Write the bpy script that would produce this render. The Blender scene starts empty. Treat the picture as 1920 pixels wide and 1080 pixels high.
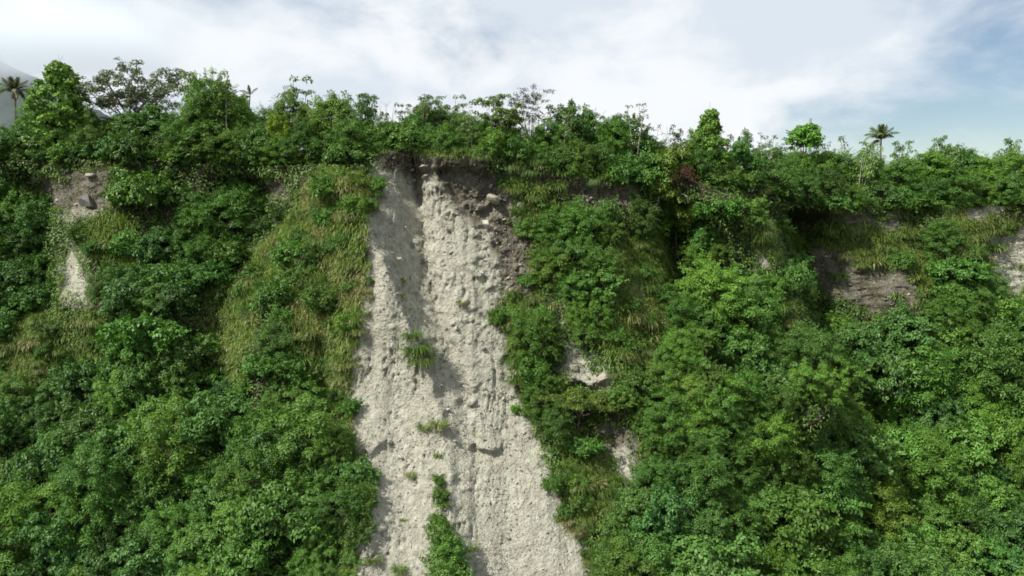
import bpy, math, random
import numpy as np

# ------------------------------------------------------------------ camera, sky, sun, exposure
scene = bpy.context.scene
C = scene.collection
PITCH = math.radians(6.0)
FPX = 1507.0                                  # focal length for a 1920 px wide frame
cam_d = bpy.data.cameras.new("camera")
cam_d.sensor_width = 36.0
cam_d.lens = 36.0 * FPX / 1920.0
cam_d.clip_start = 0.5
cam_d.clip_end = 30000.0
cam = bpy.data.objects.new("camera", cam_d)
C.objects.link(cam)
cam.location = (0, 0, 0)
cam.rotation_euler = (math.pi / 2 - PITCH, 0, 0)
scene.camera = cam

LIGHT = np.array([0.56, 0.36, -0.745]); LIGHT = LIGHT / np.linalg.norm(LIGHT)
SUN_EL = math.asin(-LIGHT[2])
SUN_AZ = math.atan2(-LIGHT[0], -LIGHT[1])     # clockwise from +Y

world = bpy.data.worlds.new("World")
scene.world = world
world.use_nodes = True
nt = world.node_tree
nt.nodes.clear()


def N(tree, kind, **kw):
    n = tree.nodes.new(kind)
    for k, v in kw.items():
        if k.startswith("i_"):
            n.inputs[k[2:].replace("_", " ")].default_value = v
        else:
            setattr(n, k, v)
    return n


def L(tree, a, b):
    tree.links.new(a, b)


def math_node(tree, op, a=None, b=None, c=None, clamp=False):
    n = tree.nodes.new("ShaderNodeMath"); n.operation = op; n.use_clamp = clamp
    for i, v in enumerate((a, b, c)):
        if v is None:
            continue
        if isinstance(v, (int, float)):
            n.inputs[i].default_value = v
        else:
            tree.links.new(v, n.inputs[i])
    return n.outputs[0]


def mix_col(tree, fac, a, b, mode='MIX'):
    n = tree.nodes.new("ShaderNodeMix"); n.data_type = 'RGBA'; n.blend_type = mode
    for sock, v in ((n.inputs[0], fac), (n.inputs[6], a), (n.inputs[7], b)):
        if isinstance(v, (int, float)):
            sock.default_value = v
        elif isinstance(v, tuple):
            sock.default_value = v if len(v) == 4 else (*v, 1.0)
        else:
            tree.links.new(v, sock)
    return n.outputs[2]


def smooth(tree, v, lo, hi):
    n = tree.nodes.new("ShaderNodeMapRange"); n.interpolation_type = 'SMOOTHSTEP'
    n.inputs[1].default_value = lo; n.inputs[2].default_value = hi
    tree.links.new(v, n.inputs[0])
    return n.outputs[0]


SKY_STRENGTH = 0.065
sky = N(nt, "ShaderNodeTexSky", sky_type='NISHITA', sun_disc=False, sun_elevation=SUN_EL,
        sun_rotation=SUN_AZ, altitude=200.0, air_density=1.0, dust_density=0.0, ozone_density=1.6)
tc = N(nt, "ShaderNodeTexCoord")
mp = N(nt, "ShaderNodeMapping"); mp.inputs["Scale"].default_value = (1.0, 1.0, 2.1)
mp.inputs["Location"].default_value = (3.1, 0.2, 0.35)
L(nt, tc.outputs["Generated"], mp.inputs["Vector"])
n1 = N(nt, "ShaderNodeTexNoise", i_Scale=3.1, i_Detail=9.0, i_Roughness=0.56, i_Distortion=0.35)
L(nt, mp.outputs[0], n1.inputs["Vector"])
n2 = N(nt, "ShaderNodeTexNoise", i_Scale=5.5, i_Detail=8.0, i_Roughness=0.52, i_Distortion=0.2)
mp2 = N(nt, "ShaderNodeMapping"); mp2.inputs["Location"].default_value = (7.7, 2.0, 5.0)
mp2.inputs["Scale"].default_value = (1.0, 1.0, 1.7)
L(nt, tc.outputs["Generated"], mp2.inputs["Vector"]); L(nt, mp2.outputs[0], n2.inputs["Vector"])
sep = N(nt, "ShaderNodeSeparateXYZ"); L(nt, tc.outputs["Generated"], sep.inputs[0])
# the weather clears towards the east (right of the view), low bank of open sky there
east = smooth(nt, math_node(nt, 'SUBTRACT', sep.outputs[0], math_node(nt, 'MULTIPLY', sep.outputs[2], 1.1)), 0.02, 0.58)
bias = math_node(nt, 'SUBTRACT', 0.155, math_node(nt, 'MULTIPLY', east, 0.24))
cover = smooth(nt, math_node(nt, 'ADD', n1.outputs[0], bias), 0.40, 0.66)
cloud_shade = smooth(nt, n2.outputs[0], 0.38, 0.57)
cloud_col = mix_col(nt, cloud_shade, (0.53, 0.585, 0.645), (0.69, 0.71, 0.73))
skyc = N(nt, "ShaderNodeVectorMath", operation='SCALE'); skyc.inputs["Scale"].default_value = SKY_STRENGTH
L(nt, sky.outputs[0], skyc.inputs[0])
col = mix_col(nt, math_node(nt, 'MULTIPLY', cover, 0.97), skyc.outputs[0], cloud_col)
bg = N(nt, "ShaderNodeBackground", i_Strength=1.0)
L(nt, col, bg.inputs["Color"])
out = N(nt, "ShaderNodeOutputWorld")
L(nt, bg.outputs[0], out.inputs["Surface"])

sun_d = bpy.data.lights.new("sun", 'SUN')
sun_d.energy = 5.0
sun_d.angle = math.radians(0.6)
sun_d.color = (1.0, 0.965, 0.89)
sun = bpy.data.objects.new("sun", sun_d)
C.objects.link(sun)
from mathutils import Vector
sun.rotation_euler = Vector(LIGHT).to_track_quat('-Z', 'Y').to_euler()
sun.location = (-60, -40, 120)

vs = scene.view_settings
vs.view_transform = 'Standard'
vs.look = 'None'
vs.exposure = 0.48
vs.gamma = 1.0
vs.use_curve_mapping = False

cy = scene.cycles
cy.max_bounces = 7
cy.diffuse_bounces = 3
cy.glossy_bounces = 1
cy.transmission_bounces = 3
cy.transparent_max_bounces = 4
cy.volume_bounces = 6
cy.use_denoising = True
cy.filter_width = 1.7
cy.use_light_tree = False
cy.caustics_reflective = False
cy.caustics_refractive = False

# ------------------------------------------------------------------ numeric helpers
rng = np.random.default_rng(7)
random.seed(7)


def perlin(x, y, z, seed=0):
    x = np.asarray(x, float); y = np.asarray(y, float); z = np.asarray(z, float)
    x, y, z = np.broadcast_arrays(x, y, z)
    xi = np.floor(x).astype(np.int64); yi = np.floor(y).astype(np.int64); zi = np.floor(z).astype(np.int64)
    fx, fy, fz = x - xi, y - yi, z - zi
    u = fx * fx * fx * (fx * (fx * 6 - 15) + 10)
    v = fy * fy * fy * (fy * (fy * 6 - 15) + 10)
    w = fz * fz * fz * (fz * (fz * 6 - 15) + 10)

    def g(ix, iy, iz, dx, dy, dz):
        h = (ix * 374761393 + iy * 668265263 + iz * 2147483647 + seed * 1274126177) & 0xFFFFFFFF
        h = ((h ^ (h >> 13)) * 1274126177) & 0xFFFFFFFF
        h = ((h ^ (h >> 16)) * 2246822519) & 0xFFFFFFFF
        a = (h & 0xFFFF) / 65535.0 * 2 * np.pi
        b = ((h >> 16) & 0xFFFF) / 65535.0 * 2 - 1
        c = np.sqrt(1 - b * b)
        return dx * c * np.cos(a) + dy * c * np.sin(a) + dz * b
    r = 0
    for dx in (0, 1):
        for dy in (0, 1):
            for dz in (0, 1):
                wgt = (u if dx else 1 - u) * (v if dy else 1 - v) * (w if dz else 1 - w)
                r = r + wgt * g(xi + dx, yi + dy, zi + dz, fx - dx, fy - dy, fz - dz)
    return r * 1.2


def fbm(x, y, z, octs=4, seed=0, gain=0.5):
    r, a = 0, 1.0
    for o in range(octs):
        r = r + a * perlin(x * 2 ** o, y * 2 ** o, z * 2 ** o, seed + o * 17)
        a *= gain
    return r


def cells(u, v, seed=0):
    """distance to the nearest and second nearest of jittered cell points, and the nearest cell's number"""
    ui = np.floor(u).astype(np.int64); vi = np.floor(v).astype(np.int64)
    d1 = np.full(u.shape, 9.0); d2 = np.full(u.shape, 9.0); idn = np.zeros(u.shape)
    for a in (-1, 0, 1):
        for b in (-1, 0, 1):
            h = ((ui + a) * 374761393 + (vi + b) * 668265263 + seed * 974711) & 0xFFFFFFFF
            h = ((h ^ (h >> 13)) * 1274126177) & 0xFFFFFFFF
            h = ((h ^ (h >> 16)) * 2246822519) & 0xFFFFFFFF
            jx = (h & 0xFFF) / 4095.0; jy = ((h >> 12) & 0xFFF) / 4095.0
            d = np.hypot(ui + a + jx - u, vi + b + jy - v)
            near = d < d1
            d2 = np.where(near, d1, np.minimum(d2, d)); idn = np.where(near, (h >> 20) / 4095.0, idn)
            d1 = np.where(near, d, d1)
    return d1, d2, idn


def sstep(a, b, x):
    t = np.clip((x - a) / (b - a), 0, 1)
    return t * t * (3 - 2 * t)


def norm(v):
    return v / np.maximum(np.linalg.norm(v, axis=-1, keepdims=True), 1e-9)


SP, CP = math.sin(PITCH), math.cos(PITCH)


def ray(px, py):
    """direction of a picture point, scaled so that its forward (Y) part is 1"""
    u = (np.asarray(px, float) - 960.0) / FPX
    v = (540.0 - np.asarray(py, float)) / FPX
    Y = CP + v * SP
    return np.stack([u / Y, np.ones_like(u), (-SP + v * CP) / Y], -1)


def project(P):
    P = np.asarray(P, float)
    d = P[..., 1] * CP - P[..., 2] * SP
    v = P[..., 1] * SP + P[..., 2] * CP
    d = np.maximum(d, 0.1)
    return 960 + FPX * P[..., 0] / d, 540 - FPX * v / d


def in_poly(px, py, poly):
    px = np.asarray(px); py = np.asarray(py)
    r = np.zeros(px.shape, bool)
    n = len(poly)
    for i in range(n):
        x1, y1 = poly[i]; x2, y2 = poly[(i + 1) % n]
        if y1 == y2:
            continue
        c = ((y1 > py) != (y2 > py)) & (px < (x2 - x1) * (py - y1) / (y2 - y1) + x1)
        r ^= c
    return r


def poly_dist(px, py, poly):
    """signed distance (px), positive inside"""
    px = np.asarray(px, float); py = np.asarray(py, float)
    d = np.full(px.shape, 1e9)
    for i in range(len(poly)):
        x1, y1 = poly[i]; x2, y2 = poly[(i + 1) % len(poly)]
        ex, ey = x2 - x1, y2 - y1
        t = np.clip(((px - x1) * ex + (py - y1) * ey) / (ex * ex + ey * ey + 1e-9), 0, 1)
        d = np.minimum(d, np.hypot(px - x1 - t * ex, py - y1 - t * ey))
    return np.where(in_poly(px, py, poly), d, -d)


# ------------------------------------------------------------------ the shape of the land
EDGE = [(-700, 300, 118), (-150, 300, 113), (0, 302, 112), (130, 300, 110), (300, 302, 109), (480, 312, 108), (620, 308, 103), (700, 288, 100.5),
        (790, 283, 101.5), (900, 288, 101), (1000, 312, 102), (1100, 332, 103), (1200, 342, 104), (1320, 342, 105),
        (1450, 372, 114), (1560, 392, 123), (1700, 394, 127), (1880, 384, 127), (2050, 388, 126), (2500, 390, 126)]
_e = np.array(EDGE, float)
_er = ray(_e[:, 0], _e[:, 1]) * _e[:, 2:3]
_gx = np.arange(-420, 420.01, 0.5)
_k = np.exp(-0.5 * (np.arange(-12, 13) / 5.0) ** 2); _k /= _k.sum()
_gy = np.convolve(np.pad(np.interp(_gx, _er[:, 0], _e[:, 2]), 12, mode='edge'), _k, 'valid')
_gz = np.convolve(np.pad(np.interp(_gx, _er[:, 0], _er[:, 2]), 12, mode='edge'), _k, 'valid')

_gy = _gy + 1.1 * fbm(_gx / 5.0, 0.5, 0.0, 3, 401) + 0.5 * perlin(_gx / 1.7, 0.5, 0.0, 402)
_gz = _gz + 0.45 * fbm(_gx / 4.0, 3.5, 0.0, 3, 403)


def edge_y(x): return np.interp(x, _gx, _gy)
def edge_z(x): return np.interp(x, _gx, _gz)


def run(h):
    h = np.asarray(h, float)
    return (0.10 * np.clip(h, 0, 5.5) + 0.58 * np.clip(h - 5.5, 0, 22) + 0.92 * np.clip(h - 27.5, 0, 28)
            + 0.0 * h - 0.25 * np.clip(-h, 0, 2))


def base_y(x, z):
    return edge_y(x) - run(edge_z(x) - z)


def hit_fn(fn, px, py, raise_z=0.0, tmin=35.0, tmax=150.0):
    """first point where the sight line enters the hill fn (optionally lifted by raise_z)"""
    d = ray(px, py).reshape(-1, 3)
    rz = np.broadcast_to(np.asarray(raise_z, float), (len(d),))
    s = np.arange(tmin, tmax, 0.5)
    x = d[:, 0:1] * s; z = d[:, 2:3] * s - rz[:, None]
    ey = edge_y(x)
    ins = (s[None] > fn(x, z)) & (z < edge_z(x) + 0.02 * np.maximum(s[None] - ey, 0))
    ok = ins.any(1)
    t = np.where(ok, s[np.argmax(ins, 1)] - 0.25, tmax)
    return d * t[:, None], ok


def pl(pts):
    """polyline in picture points -> x as a function of z on the plain slope"""
    a = np.array(pts, float)
    P, ok = hit_fn(base_y, a[:, 0], a[:, 1])
    o = np.argsort(P[:, 2])
    return P[o, 2], P[o, 0]


RIDGES = []   # (z, x, amplitude towards the viewer, width left, width right)


def ridge(pts, amp, wl, wr=None):
    z, x = pl(pts)
    RIDGES.append((z, x, amp, wl, wr or wl))


ridge([(640, 330), (605, 430), (585, 520), (560, 640), (540, 760), (560, 900)], 2.6, 5.0, 4.0)        # grassy spur
ridge([(450, 330), (430, 400), (400, 470)], -4.5, 4.5)                                                # dark hollow
ridge([(40, 320), (50, 420), (30, 560)], -3.5, 6, 3.5)                                                # left gully
ridge([(185, 330), (165, 420), (145, 520), (135, 620)], 2.0, 2.5, 5.0)                                # rock nose
ridge([(330, 560), (300, 700), (330, 860), (300, 1000)], 2.4, 6)
ridge([(480, 600), (470, 760), (520, 900), (500, 1060)], 2.2, 4.5)
ridge([(150, 640), (100, 760), (60, 900)], -2.0, 5)
ridge([(1275, 390), (1285, 480), (1290, 570)], -8.0, 2.6, 2.8)                                        # dark gully
ridge([(1345, 350), (1400, 430), (1455, 540), (1490, 640), (1500, 760)], 8.0, 6.0, 3.2)               # spur
ridge([(1500, 400), (1530, 500), (1545, 620)], -9.5, 2.6, 5.0)                                        # deep recess
ridge([(1790, 410), (1800, 500), (1760, 640)], 1.6, 5)
ridge([(1110, 480), (1150, 640), (1230, 800), (1250, 1000)], 2.0, 6)
ridge([(1650, 790), (1680, 900), (1650, 1000)], -5.5, 4)
ridge([(1810, 860), (1840, 930)], -4.5, 3.5)
ridge([(1420, 700), (1440, 900), (1400, 1050)], 2.0, 6)
ridge([(250, 870), (300, 900), (330, 960)], -4.5, 3)
ridge([(1330, 650), (1370, 700)], -3.0, 3)
ridge([(1390, 980), (1360, 930)], -4.0, 2.5)
ridge([(1115, 770), (1160, 880)], -1.4, 2.0)

_zE, _xE = pl([(697, 288), (700, 400), (716, 450), (745, 510), (775, 600), (808, 680), (830, 760), (838, 830), (842, 920), (870, 1080)])
_zG, _xG = pl([(775, 288), (788, 430), (795, 510), (818, 600), (852, 680), (872, 760), (884, 860), (892, 930), (905, 1080)])
_zH, _xH = pl([(803, 318), (822, 342), (850, 385), (880, 412), (930, 432), (965, 470)])
_zT, _xT = pl([(700, 300), (690, 500), (660, 700), (680, 1000)])


LEDGES = []
for _px, _py, _w, _a in [(905, 838, 2.4, 0.75), (868, 752, 1.7, 0.6), (866, 566, 0.8, 0.6), (705, 846, 2.2, 0.5), (952, 668, 1.0, 0.4), (905, 392, 2.6, 0.7), (985, 372, 2.2, 0.6), (1100, 712, 2.5, 0.8)]:
    _P, _ = hit_fn(base_y, np.array([_px]), np.array([_py]))
    LEDGES.append((_P[0, 2], _P[0, 0], _w, _a))


def land_y(x, z):
    """depth of the cliff face at (x, z): the hill without its fine roughness"""
    y = base_y(x, z)
    h = edge_z(x) - z
    fade0 = sstep(-0.5, 3.0, h)
    for zz, xx, amp, wl, wr in RIDGES:
        xc = np.interp(z, zz, xx)
        w = np.where(x < xc, wl, wr)
        f = sstep(zz[0] - 5, zz[0] + 2, z) * (1 - sstep(zz[-1] - 2, zz[-1] + 5, z))
        y = y - amp * np.exp(-((x - xc) / w) ** 2) * f * fade0
    # chute of the slide: left slab stands proud, its right side drops into a groove, the middle rib rises steeply beyond
    xe = np.interp(z, _zE, _xE) + 0.8 * fbm(z / 2.4, 0.5, 0.0, 3, 711); xg = np.interp(z, _zG, _xG) + 0.5 * fbm(z / 1.7, 3.5, 0.0, 3, 712)
    dep = np.interp(z, [-40, -26, -21, -14, -6, 2, 6], [0.6, 1.0, 2.3, 3.1, 4.1, 4.5, 3.0]) * fade0
    s = np.clip((x - xe) / np.maximum(xg - xe, 0.3), 0, 1)
    left = np.where(x < xe, np.exp(-((x - xe) / 5.0) ** 2), 0)
    mid = np.where((x >= xe) & (x < xg), 1 - 1.55 * s ** 0.6, 0)
    right = np.where(x >= xg, -0.55 * np.exp(-((x - xg) / 0.9) ** 2), 0)
    y = y - dep * (left + mid + right)
    # hollow of brown soil under the head scarp, its lower lip
    xh = np.interp(z, _zH, _xH)
    inh = sstep(0.0, 1.2, x - xh) * (1 - sstep(8, 13, x - np.interp(z, _zG, _xG))) * sstep(_zH[0] - 1.0, _zH[0] + 0.6, z) * (1 - sstep(_zH[-1] - 0.6, _zH[-1] + 0.6, z))
    y = y + 1.7 * inh
    # small broken ledges across the slide
    zn = z + 1.1 * fbm(x / 1.6, z / 6.0, 9.0, 2, 611)
    for zl, xl, wl_, am in LEDGES:
        y = y - am * np.exp(-((zn - zl - 0.45) / 0.45) ** 2) * np.exp(-((x - xl) / wl_) ** 4) + 0.5 * am * np.exp(-((zn - zl + 0.5) / 0.5) ** 2) * np.exp(-((x - xl) / wl_) ** 4)
    # undercut below the turf
    y = y + 0.9 * np.exp(-((h - 1.7) / 0.9) ** 2) * sstep(-3, 2, x) * (1 - 0.8 * sstep(15, 22, x))
    big = fbm(x / 13.0, z / 13.0, 0.3, 3, seed=3) * 1.5 + 1.9 * fbm(x / 9.0 + 0.02 * z, z / 26.0, 4.3, 2, seed=303)
    calm = np.exp(-((x + 6.0) / 9.0) ** 4) * 0.85
    return y - 1.6 * big * (1 - calm) * (0.25 + 0.75 * sstep(1.0, 9.0, h)) * fade0


_lx = np.arange(-150, 150.1, 0.4); _lz = np.arange(-60, 16.1, 0.3)
_LY = land_y(*np.meshgrid(_lx, _lz))


def land_fast(x, z):
    i = np.clip((x + 150) / 0.4, 0, len(_lx) - 1.001); j = np.clip((z + 60) / 0.3, 0, len(_lz) - 1.001)
    i0 = i.astype(int); j0 = j.astype(int); fi = i - i0; fj = j - j0
    return ((_LY[j0, i0] * (1 - fi) + _LY[j0, i0 + 1] * fi) * (1 - fj) + (_LY[j0 + 1, i0] * (1 - fi) + _LY[j0 + 1, i0 + 1] * fi) * fj)


def hit(px, py, raise_z=0.0):
    return hit_fn(land_fast, np.asarray(px, float), np.asarray(py, float), raise_z)


# ------------------------------------------------------------------ what grows where (outlines traced on the slope)
SCAR = [(700, 282), (790, 276), (905, 282), (935, 320), (945, 345), (985, 395), (985, 440), (1010, 500), (1000, 560), (945, 560), (938, 600),
        (958, 680), (975, 745), (1010, 830), (1060, 960), (1100, 1010), (1110, 1100), (655, 1100), (650, 1060), (690, 960), (690, 890), (655, 820),
        (652, 700), (668, 620), (690, 520), (682, 400), (702, 330)]
BARE = [
    [(70, 325), (200, 320), (205, 372), (190, 405), (150, 400), (130, 440), (150, 480), (170, 560), (120, 560), (125, 470), (130, 400), (85, 385)],
    [(940, 318), (1060, 322), (1180, 335), (1180, 395), (1100, 402), (1085, 380), (990, 335)],
    [(1030, 560), (1055, 560), (1060, 640), (1110, 680), (1145, 700), (1145, 740), (1070, 712), (1045, 640)],
    [(1120, 785), (1185, 800), (1195, 905), (1165, 910), (1130, 830)],
    [(1180, 530), (1215, 530), (1215, 565), (1185, 565)],
    [(1525, 470), (1580, 475), (1650, 500), (1725, 520), (1715, 570), (1640, 585), (1560, 560), (1530, 520)],
    [(1565, 398), (1690, 400), (1690, 428), (1570, 425)],
    [(1845, 435), (1960, 430), (1960, 570), (1880, 545), (1850, 490)],
    [(1770, 378), (1890, 376), (1890, 400), (1830, 420), (1780, 400)],
    [(1415, 470), (1440, 470), (1440, 520), (1420, 520)],
    [(495, 330), (545, 330), (545, 372), (500, 372)],
]
BROWN = [
    [(690, 270), (920, 270), (950, 340), (975, 420), (900, 420), (870, 400), (840, 372), (815, 335), (795, 322), (780, 330), (760, 310), (700, 310)],
    [(900, 400), (985, 395), (1018, 500), (1005, 565), (958, 560), (930, 480)],
    [(925, 300), (1190, 320), (1190, 400), (1090, 410), (960, 345)],
    [(1560, 385), (1700, 390), (1700, 430), (1560, 430)], [(480, 300), (560, 300), (560, 380), (480, 380)],
    [(380, 290), (500, 290), (500, 360), (380, 360)],
    [(1500, 440), (1730, 480), (1730, 590), (1500, 590)], [(60, 300), (220, 300), (220, 400), (60, 400)], [(1110, 770), (1200, 780), (1200, 850), (1120, 840)],
]
GRASS = [
    [(575, 340), (650, 320), (702, 340), (684, 420), (700, 500), (668, 620), (655, 700), (640, 760), (580, 735), (560, 640), (460, 540), (485, 470), (535, 430)],
    [(1010, 300), (915, 262), (1200, 262), (1200, 300)],
    [(1130, 470), (1230, 440), (1268, 520), (1265, 600), (1225, 690), (1165, 700), (1110, 650), (1150, 560)],
    [(1040, 810), (1110, 830), (1165, 910), (1175, 960), (1100, 1000), (1060, 940)],
    [(640, 700), (660, 830), (690, 890), (690, 950), (650, 930), (600, 780)],
    [(1780, 400), (1900, 400), (1900, 450), (1850, 440), (1840, 500), (1790, 480)],
    [(170, 410), (260, 400), (260, 490), (200, 520), (160, 470)],
    [(20, 590), (190, 580), (190, 690), (60, 720), (0, 700)],
    [(940, 520), (990, 540), (1000, 600), (960, 690), (935, 600)],
    [(380, 560), (470, 500), (480, 640), (440, 720), (400, 680)],
    [(1390, 410), (1440, 420), (1460, 500), (1420, 490)],
    [(1440, 560), (1500, 570), (1500, 620), (1450, 620)],
    [(1530, 420), (1720, 430), (1780, 500), (1740, 560), (1700, 520), (1600, 490), (1530, 470)],
    [(940, 330), (1000, 335), (1060, 400), (1000, 410), (960, 360)],
]


def dist_any(px, py, polys):
    d = np.full(np.shape(px), -1e9)
    for p in polys:
        d = np.maximum(d, poly_dist(px, py, p))
    return d


def wobble(px, py, amp=14, sc=38.0, seed=40):
    return (px + amp * fbm(px / sc, py / sc, 0.0, 3, seed) * 1.3, py + amp * fbm(px / sc, py / sc, 5.5, 3, seed + 9) * 1.3)


# ------------------------------------------------------------------ mesh helpers
def mesh_np(name, V, F, mat=None, smooth_shade=False, attrs=None, mats=None, mat_idx=None):
    V = np.ascontiguousarray(V, np.float32); F = np.ascontiguousarray(F, np.int32)
    me = bpy.data.meshes.new(name)
    k = F.shape[1]
    me.vertices.add(len(V)); me.vertices.foreach_set("co", V.ravel())
    me.loops.add(F.size); me.loops.foreach_set("vertex_index", F.ravel())
    me.polygons.add(len(F))
    me.polygons.foreach_set("loop_start", np.arange(0, F.size, k, dtype=np.int32))
    me.polygons.foreach_set("loop_total", np.full(len(F), k, np.int32))
    if smooth_shade:
        me.polygons.foreach_set("use_smooth", np.ones(len(F), bool))
    me.update(calc_edges=True)
    for a, vals in (attrs or {}).items():
        at = me.attributes.new(a, 'FLOAT', 'POINT')
        at.data.foreach_set("value", np.ascontiguousarray(vals, np.float32))
    for m in (mats or ([mat] if mat else [])):
        me.materials.append(m)
    if mat_idx is not None:
        me.polygons.foreach_set("material_index", np.ascontiguousarray(mat_idx, np.int32))
    return me


def obj(name, me, parent=None, loc=None):
    o = bpy.data.objects.new(name, me)
    C.objects.link(o)
    if parent is not None:
        o.parent = parent
    if loc is not None:
        o.location = loc
    return o


def empty(name, loc):
    o = bpy.data.objects.new(name, None)
    o.empty_display_size = 0.3
    C.objects.link(o)
    o.location = loc
    return o


def tag(o, label, cat, group=None, kind=None):
    o["label"] = label
    if cat: o["category"] = cat
    if group: o["group"] = group
    if kind: o["kind"] = kind


def cat_parts(parts):
    """join (V, F) lists with equal face size"""
    Vs, Fs, o = [], [], 0
    for V, F in parts:
        Vs.append(V); Fs.append(F + o); o += len(V)
    return np.concatenate(Vs), np.concatenate(Fs)


def tube(pts, rad, sides=6):
    pts = np.asarray(pts, float); rad = np.asarray(rad, float)
    n = len(pts)
    T = np.gradient(pts, axis=0); T = norm(T)
    ref = np.where(np.abs(T[:, 2:3]) > 0.9, np.array([[1.0, 0, 0]]), np.array([[0, 0, 1.0]]))
    A = norm(np.cross(T, ref)); B = np.cross(T, A)
    a = np.arange(sides) / sides * 2 * np.pi
    V = pts[:, None] + rad[:, None, None] * (A[:, None] * np.cos(a)[None, :, None] + B[:, None] * np.sin(a)[None, :, None])
    V = V.reshape(-1, 3)
    i = np.arange(n - 1)[:, None] * sides; j = np.arange(sides)[None]; j2 = (j + 1) % sides
    F = np.stack([i + j, i + j2, i + sides + j2, i + sides + j], -1).reshape(-1, 4)
    return V, F


def leaf_tris(P, Nn, Ln, Wd, r, droop=0.3, fold=0.18, tip=None):
    """folded pointed leaves: 2 triangles each"""
    n = len(P)
    Nn = norm(Nn)
    R = r.normal(size=(n, 3)) if tip is None else tip
    T = R - Nn * np.sum(R * Nn, 1, keepdims=True)
    T = norm(T); T[:, 2] -= droop; T = norm(T)
    S = norm(np.cross(Nn, T))
    Ln = np.broadcast_to(np.asarray(Ln, float), (n,))[:, None]
    Wd = np.broadcast_to(np.asarray(Wd, float), (n,))[:, None]
    mid = P + T * Ln * 0.45
    up = Nn * Wd * fold
    V = np.stack([P, mid + S * Wd * 0.5 + up, P + T * Ln, mid - S * Wd * 0.5 + up], 1).reshape(-1, 3)
    b = np.arange(n)[:, None] * 4
    F = np.stack([b + [0, 1, 2], b + [0, 2, 3]], 1).reshape(-1, 3)
    return V, F


def lobe_leaves(lobes, r, per_m2, Ln, Wd, droop=0.3, upb=0.5, centre=None, low=-0.45):
    """leaves on the outer shell of every lobe (x, y, z, radius)"""
    Ps, Ns, Ls = [], [], []
    for (x, y, z, rad) in lobes:
        n = max(10, int(per_m2 * 4 * math.pi * rad * rad * 0.7))
        d = r.normal(size=(n * 2, 3)); d = norm(d)
        d = d[d[:, 2] > low + 0.25 * r.random(len(d))][:n]
        k = 0.62 + 0.42 * r.random(len(d)) ** 0.6
        ell = np.array([1.0, 1.0, 0.78])
        P = np.array([x, y, z]) + d * ell * rad * k[:, None]
        nn = d + np.array([0, 0, upb]) + 0.45 * r.normal(size=d.shape)
        Ps.append(P); Ns.append(nn)
    P = np.concatenate(Ps); Nn = np.concatenate(Ns)
    s = 0.65 + 0.7 * r.random(len(P))
    return leaf_tris(P, Nn, Ln * s, Wd * s, r, droop)


def spray_leaves(lobes, r, n, ln, Ln, Wd, per=14):
    """leafy twigs that stick out of the crown, so that its outline frays"""
    A = np.array(lobes)
    c = A[:, :3].mean(0)
    k = r.integers(0, len(A), n)
    d = norm(A[k, :3] - c + 0.6 * r.normal(size=(n, 3)) + np.array([0, 0, 0.9]))
    st = A[k, :3] + d * A[k, 3:4] * 0.6
    lt = ln * (0.5 + 0.8 * r.random(n))
    t = np.linspace(0.15, 1, per)
    P = st[:, None] + d[:, None] * (lt[:, None] * t)[..., None]
    P[..., 2] -= 0.22 * (lt[:, None] * t) ** 2
    side = norm(np.cross(d, r.normal(size=(n, 3))))
    sgn = np.where(np.arange(per) % 2 == 0, 1.0, -1.0)[None, :, None]
    tip = side[:, None] * sgn + d[:, None] * 0.6 + 0.25 * r.normal(size=(n, per, 3))
    nn = np.cross(side[:, None], d[:, None]) + 0.5 * r.normal(size=(n, per, 3)) + np.array([0, 0, 0.6])
    return leaf_tris(P.reshape(-1, 3), nn.reshape(-1, 3), Ln, Wd, r, 0.2, tip=tip.reshape(-1, 3))


# ------------------------------------------------------------------ materials
MATS = {}


def new_mat(name):
    m = bpy.data.materials.new(name); m.use_nodes = True
    m.node_tree.nodes.clear()
    MATS[name] = m
    return m, m.node_tree


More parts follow.
